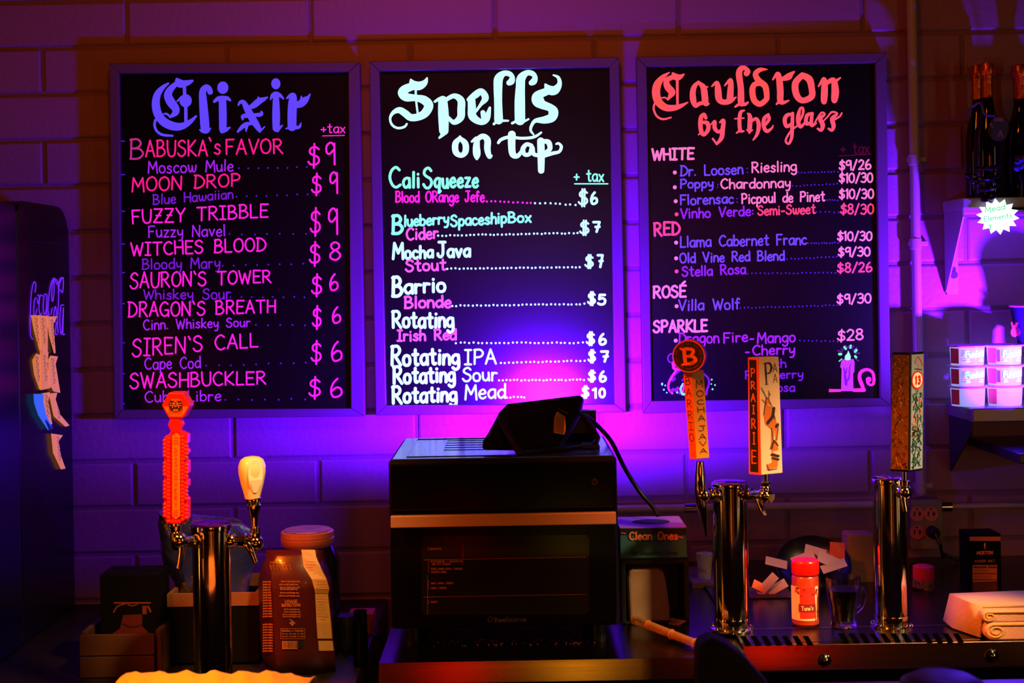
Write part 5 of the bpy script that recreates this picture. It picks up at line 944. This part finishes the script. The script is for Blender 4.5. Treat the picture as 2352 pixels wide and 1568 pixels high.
b = MB(); b.prism([P(405, 1130, YBn+.05), P(420, 1120, YBn+.05), P(442, 1190, YBn+.05), P(436, 1215, YBn+.05), P(400, 1200, YBn+.05)], (0, .004, 0)); o = b.obj('bag_corner', bagp, bpy.data.objects['plastic_bag'], smooth=True)
# coffee bag
cf_ = mat('maroon_foil', (66, 16, 22), .3, coat=.4, bump=(14, .5, (1, 1, .4)))
YF = PZ(690, 1550, ZL).y
t = thing('coffee_bag', (P(690, 1500, YF).x, YF+.03, ZL), 'creased maroon foil coffee bag with a cream side strip', 'bag')
def shape(mb, rows, Y, d, mi=0, X=None):      # rows of (y, [x0..xn] px, [depth offsets])
    vs = []; n = len(rows[0][1])
    for y, xs, ds in rows: vs += [P(x, y, Y+dd) for x, dd in zip(xs, ds)]
    fs = [(j*n+k, j*n+k+1, (j+1)*n+k+1, (j+1)*n+k) for j in range(len(rows)-1) for k in range(n-1)]
    o_ = len(vs); mb.add(vs, fs, mi)
rows = [(1262, [610, 640, 680, 692, 725, 742], [.03, .028, .026, .026, .03, .04]), (1278, [612, 640, 682, 694, 728, 746], [.026, .018, .018, .018, .024, .04]), (1300, [600, 622, 672, 697, 736, 752], [.03, .008, .008, .012, .018, .04]),
        (1330, [594, 624, 690, 716, 752, 762], [.03, .0, .0, .002, .012, .04]), (1352, [593, 626, 694, 722, 758, 764], [.03, -.003, -.003, .0, .012, .04]), (1365, [594, 627, 698, 724, 755, 763], [.03, -.003, -.002, .004, .014, .04]),
        (1430, [596, 630, 704, 727, 762, 767], [.03, -.004, -.004, -.002, .012, .04]), (1500, [600, 632, 708, 732, 768, 771], [.03, -.003, -.003, .0, .014, .04]), (1550, [612, 640, 700, 735, 772, 775], [.03, 0, 0, .003, .018, .04])]
b = MB(); shape(b, rows, YF, 0); b.v = [Vector((v.x, v.y, max(v.z, ZL+.001))) for v in b.v]; o = b.obj('foil', cf_, t, smooth=True); so = o.modifiers.new('thick', 'SOLIDIFY'); so.thickness = .0015; so.offset = -1
b = MB(); shape(b, [(y, [xs[0], xs[2], xs[5]], [.045, .06, .045]) for y, xs, ds in rows], YF+.0, 0); b.v = [Vector((v.x, v.y, max(v.z, ZL+.001))) for v in b.v]; b.obj('back_foil', cf_, t, smooth=True)
for j in range(len(rows)-1): pass
def strip(mb, rws, ia, ib, fa, fb, y0, y1, off): # surface patch between columns ia..ib following the foil
    out = []
    for y, xs, ds in rws:
        if y0 <= y <= y1: out.append((y, xs, ds))
    vs = []
    for y, xs, ds in out:
        xa = xs[ia]+(xs[ib]-xs[ia])*fa; da = ds[ia]+(ds[ib]-ds[ia])*fa; xb = xs[ia]+(xs[ib]-xs[ia])*fb; db = ds[ia]+(ds[ib]-ds[ia])*fb
        vs += [P(xa, y, YF+da-off), P(xb, y, YF+db-off)]
    mb.add(vs, [(2*j, 2*j+1, 2*j+3, 2*j+2) for j in range(len(out)-1)])
b = MB(); strip(b, rows[:7]+[(1466, [598, 631, 706, 729.5, 765, 769], [.03, -.0035, -.0035, -.001, .013, .04])], 3, 4, .0, .95, 1262, 1467, .0012); b.obj('cream_strip', mat('cream_label', (190, 140, 80), .35), t, recalc=False)
b = MB(); r2 = [(1471, [598, 631, 706, 730, 765, 769], [.03, -.0035, -.0035, -.001, .013, .04]), (1494, [600, 632, 708, 732, 768, 771], [.03, -.003, -.003, .0, .014, .04])]; strip(b, r2, 3, 4, .02, .97, 1470, 1495, .0014); b.obj('cream_strip', MATS['cream_label'], t, recalc=False)
ff = lambda x, y: P(x, y, YF-.0055); gold = mat('gold_print', (165, 95, 50), .45); b = MB()
for x0, x1, ys in ((641, 688, (1336, 1343, 1350, 1354, 1362, 1369)), (648, 690, (1400, 1406, 1412, 1417))):
    for y in ys: text(b, ff, 'store in a cool dry place away', x0+rnd.uniform(0, 5), y, x1-rnd.uniform(0, 5), y, 3.4, sw=.9, jit=0)
text(b, ff, 'USAGE', 655, 1385, 683, 1384, 7, sw=1.3, jit=0); text(b, ff, 'INSTRUCTIONS', 647, 1393, 690, 1392, 6, sw=1.2, jit=0)
b.poly(ff, [(664, 1430), (671, 1424), (679, 1430), (671, 1438)]); b.ribbon(ff, cat_rom([(665, 1422), (670, 1424), (672, 1430)]), 2)
b.ribbon(ff, [(645, 1443), (700, 1443), (700, 1466), (645, 1466), (645, 1443)], 1)
text(b, ff, 'Questions or Comments', 648, 1450, 697, 1450, 5, sw=1.1, jit=0)
for y in (1456, 1462): text(b, ff, 'see our web page for help', 648, y, 697, y, 3.2, sw=.8, jit=0)
b.obj('gold_lettering', gold, t, recalc=False)
b = MB(); b.rect(ff, 648, 1472, 683, 1490); f6 = lambda x, y: P(x, y, YF-.006); b.obj('barcode_patch', mat('barcode_tan', (200, 110, 60), .5), t, recalc=False)
b = MB(); [b.rect(f6, 650+k*2.2, 1473, 650+k*2.2+rnd.uniform(.5, 1.5), 1488) for k in range(15)]; b.rect(f6, 686, 1471, 697, 1486); b.obj('barcode', black_ink, t, recalc=False)
fside = lambda x, y: P(x, y, YF+.012-(x-600)/26*.012); b = MB()
for k in range(27):
    y = 1337+k*6.1
    if 13 < k < 16: continue
    text(b, fside, 'ground arabica', 604, y, 626, y, 3.4, sw=1., jit=0)
b.obj('side_lettering', gold, t, recalc=False)
f7 = lambda x, y: P(x, y, YF+.006-.0016+(y < 1330)*.004); b = MB()
for k in range(26): y = 1290+k*6.6; xo = 702 if y < 1330 else 728; b.ribbon(lambda x, y: P(x, y, YF+.0+.012*(x-722)/40-.003 if y > 1330 else YF+.009), [(xo, y), (xo+rnd.uniform(16, 28), y)], .7)
b.obj('strip_lettering', mat('brown_print', (150, 40, 15)), t, recalc=False)
b = MB()
for k in range(7): b.ribbon(lambda x, y: P(x, y, YF+.006), [(620+k*7.5, 1296), (623+k*7.5, 1308)], 1.4)
b.ribbon(lambda x, y: P(x, y, YF+.0065), [(620, 1291), (655, 1289)], 1.6); b.obj('ruffle_print', gold, t, recalc=False)
# big jar with patterned lid behind the bag
YJ2 = YF+.14; gz = ZL
t = thing('lidded_jar', (P(706, 1300, YJ2).x, YJ2, ZL), 'wide dark glass jar with a two-tone metal lid behind the coffee bag', 'jar')
b = MB(); zbt = P(706, 1250, YJ2).z; b.lathe((P(706, 1300, YJ2).x, YJ2, ZL), [(0, .055), (.006, .06), (zbt-ZL-.03, .062), (zbt-ZL-.008, .053), (zbt-ZL, .05)], 32); b.obj('jar_body', mat('dark_jar_glass', (14, 10, 20), .08, coat=.5), t, smooth=True)
b = MB(); lathepx(b, 706, YJ2, [(1217, 57), (1219, 60), (1230, 61), (1231, 59), (1233, 61), (1243, 61), (1246, 59), (1252, 56)], 36); b.obj('lid', mat('rose_lid', (185, 95, 85), .35, .3), t, smooth=True)
b = MB(); c = P(706, 1216, YJ2); b.lathe((c.x, c.y, c.z), [(0, 54/S(YJ2)), (.0012, 53/S(YJ2))], 36); b.obj('lid_label', mat('blue_label', (60, 75, 150), .4, vary=(170, 110, 150), bump=(40, 0, (1, 6, 1))), t)
# small orange box and black props near oven table
YV = -.30
b = MB(); boxpx(b, 800, 1410, 858, 1470, YV, .05); zz = P(828, 1470, YV).z; t = thing('orange_box', (P(828, 1450, YV).x, YV+.025, ZL), 'small orange carton wedged between the coffee bag and the oven', 'box'); b.obj('carton', mat('orange_card', (215, 62, 26), .5), t, bevel=.001)
b = MB(); fv = lambda x, y: P(x, y, YV-.0006); b.poly(fv, [(850, 1425), (857, 1420), (857, 1465), (850, 1462)]); b.ribbon(fv, [(803, 1414), (803, 1466)], 1.4); b.obj('silver_print', mat('tan_card', (135, 84, 55)), t, recalc=False)
b = MB(); b.box((P(790, 1470, YV).x, YV-.004, ZL), (P(866, 1470, YV).x, YV+.06, zz)); tag(b.obj('black_block', blackp, None, bevel=.003), 'black block under the small orange carton', 'block')
YW = -.52
b = MB(); a = P(829, 1500, YW); b.lathe((a.x, YW, ZL), [(0, .014), (.10, .012), (P(829, 1432, YW).z-ZL, .0085), (P(829, 1428, YW).z-ZL, .007)], 18); tag(b.obj('black_bottle', blackgl, None, smooth=True), 'slim black bottle in front of the small orange carton', 'bottle')
b = MB(); a = P(800, 1500, YW+.1); b.lathe((P(796, 1400, -.42).x, -.42, ZL), [(0, .02), (.05, .021), (P(796, 1412, -.42).z-ZL, .018)], 18); tag(b.obj('black_canister', blackp, None, smooth=True), 'black canister between the coffee bag and the slim black bottle', 'canister')
# ================================================================ FRONT BAR ITEMS (out of focus)
tw2 = mat('orange_towel', (245, 195, 130), .95, bump=(700, .8, (1, 1, 1)))
b = MB(); n, m_ = 40, 10; rr = random.Random(9)
yT0 = -1.16; grid = []
for i in range(n+1):
    px = 278+(712-278)*i/n; top = 1546+(4 if i < 30 else (i-30)*1.9)+2.2*math.sin(i*.9)+1.5*math.sin(i*2.3)
    for j in range(m_+1):
        f_ = j/m_; base = P(px, 1640, yT0); tp = P(px, top, yT0); z = 1.031+(tp.z-1.031)*math.sin(math.pi*min(f_*1.15, .5 if f_ < .44 else f_*1.15))**.5 if 0 < f_ < .87 else 1.031
        grid.append(Vector((tp.x, yT0-.07+.16*f_, max(z+(.002*math.sin(i*1.1+j)) if z > 1.032 else z, 1.031))))
b.add(grid, [(i*(m_+1)+j, i*(m_+1)+j+1, (i+1)*(m_+1)+j+1, (i+1)*(m_+1)+j) for i in range(n) for j in range(m_)])
tag(b.obj('bar_towel', tw2, None, smooth=True), 'orange-lit bar towel heaped on the front bar below the left tower', 'towel')
o = bpy.data.objects['bar_towel']; so = o.modifiers.new('thick', 'SOLIDIFY'); so.thickness = .003; so.offset = -1
YX = -1.55
t = thing('pint_glass', (P(2165, 1560, YX).x, YX, 1.03), 'upturned out-of-focus glass in the foreground at lower right', 'glass')
b = MB(); s_ = S(YX); lathepx(b, 2165, YX, [(1548, 60), (1551, 84), (1560, 96), (1580, 102), (1700, 108)], 36); zb = min(v.z for v in b.v); b = MB(); x_ = P(2165, 1580, YX).x; zt4 = P(2165, 1553, YX).z
b.lathe((x_, YX, 1.0305), [(0, .050), (.004, .051), (zt4-1.0305-.02, .047), (zt4-1.0305-.006, .043), (zt4-1.0305, .032), (zt4-1.0305-.004, .0001)], 36); b.obj('glass_wall', mat('brown_glass', (48, 30, 14), .4, spec=.25), t, smooth=True)
YZ = -1.35
b = MB(); pts = [P(1604, 1640, YZ), P(1604, 1500, YZ), P(1610, 1478, YZ), P(1640, 1470, YZ), P(1672, 1482, YZ), P(1712, 1512, YZ), P(1768, 1575, YZ), P(1790, 1640, YZ)]
mz = min(p.z for p in pts); 
for p in pts:
    if p.z < 1.06: p.z = 1.0305
b.prism(pts, (0, .05, 0)); tag(b.obj('menu_holder', mat('matte_black', (8, 6, 10), .75), None, bevel=.01, seg=4), 'dark out-of-focus sloped holder in front of the table and drip tray joint', 'holder')
# ================================================================ WALL SHELVES AT RIGHT
sh_m = mat('painted_shelf', (150, 140, 150), .35, spec=.6)
XS = .9525; zU = 1.6+(640-480)/1041; 
t = thing('upper_shelf', (1.3, -.08, zU), 'upper wall shelf holding the foil-topped bottles, on a triangular bracket', 'shelf')
b = MB(); b.box((XS, -.135, zU-.022), (1.75, -.001, zU)); b.obj('shelf_board', sh_m, t, bevel=.002)
b = MB(); b.prism([(XS+.002, -.001, zU-.0225), (XS+.002, -.128, zU-.0225), (XS+.002, -.128, zU-.04), (XS+.002, -.006, 1.553), (XS+.002, -.001, 1.553)], (.003, 0, 0)); b.obj('bracket_plate', sh_m, t)
b = MB(); b.box((XS+.0055, -.004, 1.548), (XS+.031, -.001, zU-.023)); fl_ = b.obj('bracket_flange', sh_m, t); b = MB(); b.lathe((XS+.021, -.0042, 1.592), [(0, .0085), (.0008, .0085)], 18, ax=(0, -1, 0)); b.lathe((XS+.021, -.0042, 1.604), [(0, .005), (.0008, .005)], 14, ax=(0, -1, 0)); b.obj('keyhole', mat('keyhole', (60, 50, 60), .5), fl_)
b = MB(); b.tube([(XS+.05, -.139, zU-.028), (1.75, -.139, zU-.028)], .0075, 14); b.obj('front_rail', mat('polished_rail', (230, 225, 235), .15, 1.), t, smooth=True)
zLs = 1.313
t = thing('lower_shelf', (1.3, -.08, zLs), 'lower wall shelf carrying stacked white tubs at the right edge', 'shelf')
b = MB(); b.box((XS+.003, -.162, zLs-.03), (1.75, -.001, zLs)); b.obj('shelf_board', mat('steel_shelf', (140, 135, 145), .3, .5), t, bevel=.003)
b = MB(); b.prism([(XS+.006, -.001, zLs-.0305), (XS+.006, -.15, zLs-.0305), (XS+.006, -.15, zLs-.05), (XS+.006, -.005, 1.16), (XS+.006, -.001, 1.16)], (.003, 0, 0)); b.obj('bracket_plate', mat('dark_bracket', (40, 34, 36), .5), t)
c = P(2182, 954, -.10); b = MB()
t = thing('equipment_shelf', (1.25, -.2, 1.245), 'dark sloped steel ledge under the lower wall shelf', 'shelf')
b = MB(); b.box((1.0, -.30, 1.215), (1.75, -.001, 1.235)); b.obj('ledge_board', mat('dark_steel2', (70, 66, 90), .3, .6), t, bevel=.003)
b = MB(); b.box((1.06, -.345, zLs+.0005), (1.18, -.325, zLs+.062)); b.box((1.06, -.345, zLs+.060), (1.18, -.288, zLs+.063)); b.box((1.06, -.345, zLs+.0005), (1.18, -.163, zLs+.004)); tag(b.obj('blacklight_visor', blackp, None), 'added black visor shielding the unseen blacklight past the right edge beside the lower shelf', 'lamp')  # added unseen hood, keeps the right blacklight off the upper wall
# tubs
tub_m = mat('white_tub_glow', (205, 205, 220), .4, emit=(150, 185, 255), es=.6); rimm = mat('tub_rim', (215, 190, 210), .35); orl = mat('tub_orange', (225, 100, 40), .5); cy = mat('tub_cyan_glow', (120, 215, 235), .5, emit=(130, 245, 255), es=1.1); bc = mat('tub_blue', (110, 120, 215), .5)  # emission gives tubs and logo their bluish lit look; neither is a lamp
YU = -.10
def tub(px, yt, yb_, wd, label, writing, grp='stacked white tubs on the lower shelf'):
    s = S(YU); c = P(px, yb_, YU); z1 = P(px, yt, YU).z; z0 = c.z
    return c, z1, z0
rows_ = [(791, 842), (843, 893), (894, 936)]; colsx = [2222, 2307, 2396]; names = ['left', 'second', 'third']; lev = ['top', 'middle', 'bottom']
z_b = zLs; tops = [zLs+.0435*3, zLs+.0435*2, zLs+.0435]
for ci, px in enumerate(colsx):
    for li in range(3):
        z1 = tops[li]; z0 = z1-.0434; x = P(px, 860, YU).x; r = .0375
        t = thing('snack_tub', (x, YU, z0), f'{lev[li]} white tub of the {names[ci]} stack on the lower shelf'+(' with plain side' if li == 2 else ''), 'tub', 'stacked white tubs on the lower shelf')
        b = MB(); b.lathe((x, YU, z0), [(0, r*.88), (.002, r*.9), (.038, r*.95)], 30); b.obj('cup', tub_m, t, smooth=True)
        b = MB(); b.lathe((x, YU, z0+.038), [(0, r*.95), (.0008, r*1.08), (.0034, r*1.09), (.0045, r*1.03), (.005, r*.95)], 30); b.obj('lid', rimm, t, smooth=True)
        def fcup(u, v, off=.0006, x=x, z0=z0, r=r): return Vector((x+(r*.93+off+.0012)*math.sin(u), YU-(r*.93+off+.0012)*math.cos(u), z0+.004+v*.032))
        b = MB()
        for k in range(5): u0 = -1.45+k*.13; b.add([fcup(u0, 0), fcup(u0+.13, 0), fcup(u0+.13, 1), fcup(u0, 1)], [(0, 1, 2, 3)])
        b.obj('orange_panel', orl, t, smooth=True, recalc=False)
        if li < 2:
            b = MB()
            pass
            mm = MB(); tf = lambda X, Y_: fcup(X*.01, 1-Y_*.01*1.16, .0012); text(mm, tf, 'Funfetti', -38, 50, 82, 44, 34, sw=7.5, jit=0); mm.ribbon(tf, [(-36, 62), (70, 60)], 4); mm.ribbon(tf, [(-36, 74), (66, 72)], 7); mm.obj('logo_lettering', cy, t, recalc=False)
            if ci == 1:
                mm = MB(); mm.poly(tf, [(-76, 10), (-56, 10), (-56, 78), (-76, 78)]); mm.obj('barcode_patch', bc, t, recalc=False)
cx = P(2352, 740, -.13)
t = thing('paper_cup', (P(2372, 779, -.10).x, -.10, 0), 'dark printed paper cup standing on the third tub stack at the right edge', 'cup')
b = MB(); zbm = tops[0]+.0001; xc_ = t.location.x; zc1 = P(2372, 702, -.10).z; b.lathe((xc_, -.10, zbm), [(0, .032), (zc1-zbm, .046)], 30); WL[t.name] = Vector((t.location.x, -.10, zbm)); t.location.z = zbm; b.obj('cup_wall', mat('navy_cup', (24, 18, 60), .35), t, smooth=True)
b = MB(); b.lathe((xc_, -.10, zc1), [(-.002, .046), (0, .0478), (.002, .046)], 30); b.obj('cup_rim', mat('pink_rim', (200, 110, 170), .4), t, smooth=True)
b = MB(); fq = lambda x, y: (lambda q, r: Vector((q.x, -.10-math.sqrt(max(r*r-(q.x-xc_)**2, 1e-6))-.0006, q.z)))(P(x, y, -.125), .032+.014*(P(x, y, -.125).z-zbm)/(zc1-zbm)); b.dot(fq, 2339, 764, 8, 0, 14, 11); b.ribbon(fq, [(2333, 742), (2336, 752)], 3); b.ribbon(fq, [(2341, 742), (2340, 752)], 3); b.dot(fq, 2337, 750, 4); b.obj('cup_print', mat('orange_print2', (215, 80, 45), .5), t, recalc=False)
# starburst price sign
star = []
c = (2292, 497)
for i in range(28):
    a_ = 2*math.pi*i/28+.1; r_ = (50 if i % 2 == 0 else 37); star.append((c[0]+r_*math.cos(a_), c[1]+r_*.84*math.sin(a_)))
t_ = MB(); t_.prism([P(x, y, -.150) for x, y in star], (0, .0012, 0)); o = tag(t_.obj('starburst_sign', mat('neon_card', (210, 255, 210), .8, emit=(235, 255, 235), es=1.15), None), 'glowing white starburst sign taped to the upper shelf edge', 'sign')
b = MB(); fs_ = lambda x, y: P(x, y, -.1512); gi = mat('green_marker', (40, 150, 60), .8, emit=(120, 240, 130), es=.8)
text(b, fs_, 'Mead', 2263, 488, 2308, 479, 12, sw=1.8, jit=0); text(b, fs_, 'Elements', 2260, 508, 2324, 499, 11, sw=1.6, jit=0); text(b, fs_, '$', 2271, 526, 2278, 525, 10, sw=1.5, jit=0); b.obj('marker_lettering', gi, o, recalc=False)
# bottles
def bottle(px, ytop, ybot, Y, label, k=1.0, rb_=31):
    s = S(Y); x = P(px, (ytop+ybot)/2, Y).x; z0 = zU+.0002; z1 = P(px, ytop, Y).z; h = z1-z0
    t = thing('foil_top_bottle', (x, Y, z0), label, 'bottle', 'foil-topped bottles on the upper shelf'); r = rb_/s
    b = MB(); b.lathe((x, Y, z0), [(0, r*.93), (.004, r), (h*.42, r), (h*.52, r*.88), (h*.62, r*.55), (h*.70, r*.42), (h*.80, r*.38), (h*.9, r*.37)], 32); b.obj('glass_body', mat('dark_bottle', (20, 10, 6), .06, coat=.3), t, smooth=True)
    b = MB(); b.lathe((x, Y, z0), [(h*.74, r*.43), (h*.86, r*.41), (h*.9, r*.44), (h*.905, r*.52), (h*.93, r*.56), (h*.975, r*.53), (h*.995, r*.46), (h, r*.1)], 24)
    rr = random.Random(int(px)); b.v = [Vector((v.x+rr.uniform(-.0009, .0009), v.y+rr.uniform(-.0009, .0009), v.z+rr.uniform(-.0008, .0008))) for v in b.v]
    b.obj('foil_cap', mat('copper_foil', (225, 110, 30), .34, .9, bump=(60, .5, (1, 1, 1))), t, smooth=True); return t, x, z0, h, r
bottle(2246, 149, 478, -.036, 'foil-topped dark bottle at the back, left and partly hidden', rb_=28)
t1, x1_, z1_, h1, r1 = bottle(2270, 144, 478, -.100, 'foil-topped dark bottle in front, with an oval neck tag', rb_=31)
bottle(2345, 148, 478, -.06, 'foil-topped dark bottle cut by the right edge of the photo', rb_=36)
b = MB(); oc = P(2293, 297, -.128); b.lathe(oc, [(0, .022), (.001, .022)], 24, ax=(0, -1, 0)); [setattr(v, 'z', oc.z+(v.z-oc.z)*1.15) for v in b.v]; o = b.obj('neck_tag', mat('olive_tag', (38, 42, 26), .5), t1)
b = MB(); fo_ = lambda x, y: P(x, y, -.1296); b.rect(fo_, 2283, 270, 2305, 279); b.ribbon(fo_, [(2276, 285, 5), (2280, 293, 2)], 4); b.ribbon(fo_, [(2292, 314, 3), (2298, 301, 5), (2303, 315, 3)], 4); b.obj('tag_print', mat('tag_tan', (120, 92, 50), .5), o, recalc=False)
b = MB(); b.tube(cat_rom([tuple(P(*p)) for p in ((2218, 262, -.10), (2235, 244, -.135), (2252, 236, -.14), (2262, 262, -.145), (2285, 266, -.14))], 5), .0028, 6); b.obj('neck_ribbon', mat('lilac_ribbon', (90, 70, 110), .5), t1, smooth=True)
# dark spiral ornament, cutlery-like hand and grape cluster
om = mat('dark_foil_ribbon', (60, 58, 78), .22, .8)
b = MB(); q = [P(2270+(34-k*.35)*math.cos(k*.55)*(.9 if k < 30 else .7), 375+k*2.1+6*math.sin(k*.55), -.150-.014*math.sin(k*.55)) for k in range(45)]; b.tube(q, [.0042]*45, 7)
for p in q:
    pass
tag(b.obj('spiral_ornament', om, None, smooth=True), 'dark coiled foil ornament hanging in front of the front bottle', 'ornament')
b = MB(); 
for dx, dy in ((-22, -12), (-14, -16), (-5, -14), (5, -9), (12, -3)): b.tube([P(2236, 414, -.146), P(2236+dx*.6, 410+dy*.6, -.148), P(2236+dx, 412+dy, -.146)], [.005, .0036, .002], 7)
b.blob(P(2237, 415, -.146), (.014, .006, .008), 10); b.tube([P(2240, 416, -.146), P(2262, 418, -.146)], .004, 7); tag(b.obj('small_hand_ornament', om, None, smooth=True), 'small dark metal hand ornament in front of the bottles, left of the coil', 'ornament')
gp = mat('purple_grape', (60, 40, 190), .3, coat=.4)
t = thing('grape_ornament', P(2343, 395, -.135), 'purple grape bunch ornament in front of the right-edge bottle', 'ornament'); rr = random.Random(2)
for i in range(24):
    a_ = rr.uniform(0, 6.28); r_ = rr.uniform(0, 17); b = MB(); b.blob(P(2341+r_*math.cos(a_)*.8, 371+r_*math.sin(a_)*1.15, -.135-rr.uniform(0, .012)), .0052, 10); b.obj('grape', gp, t, smooth=True)
b = MB(); b.tube([P(2343, 400, -.135), P(2346, 420, -.13), P(2346, 478, -.13)], .002, 6); b.obj('stem', om, t)
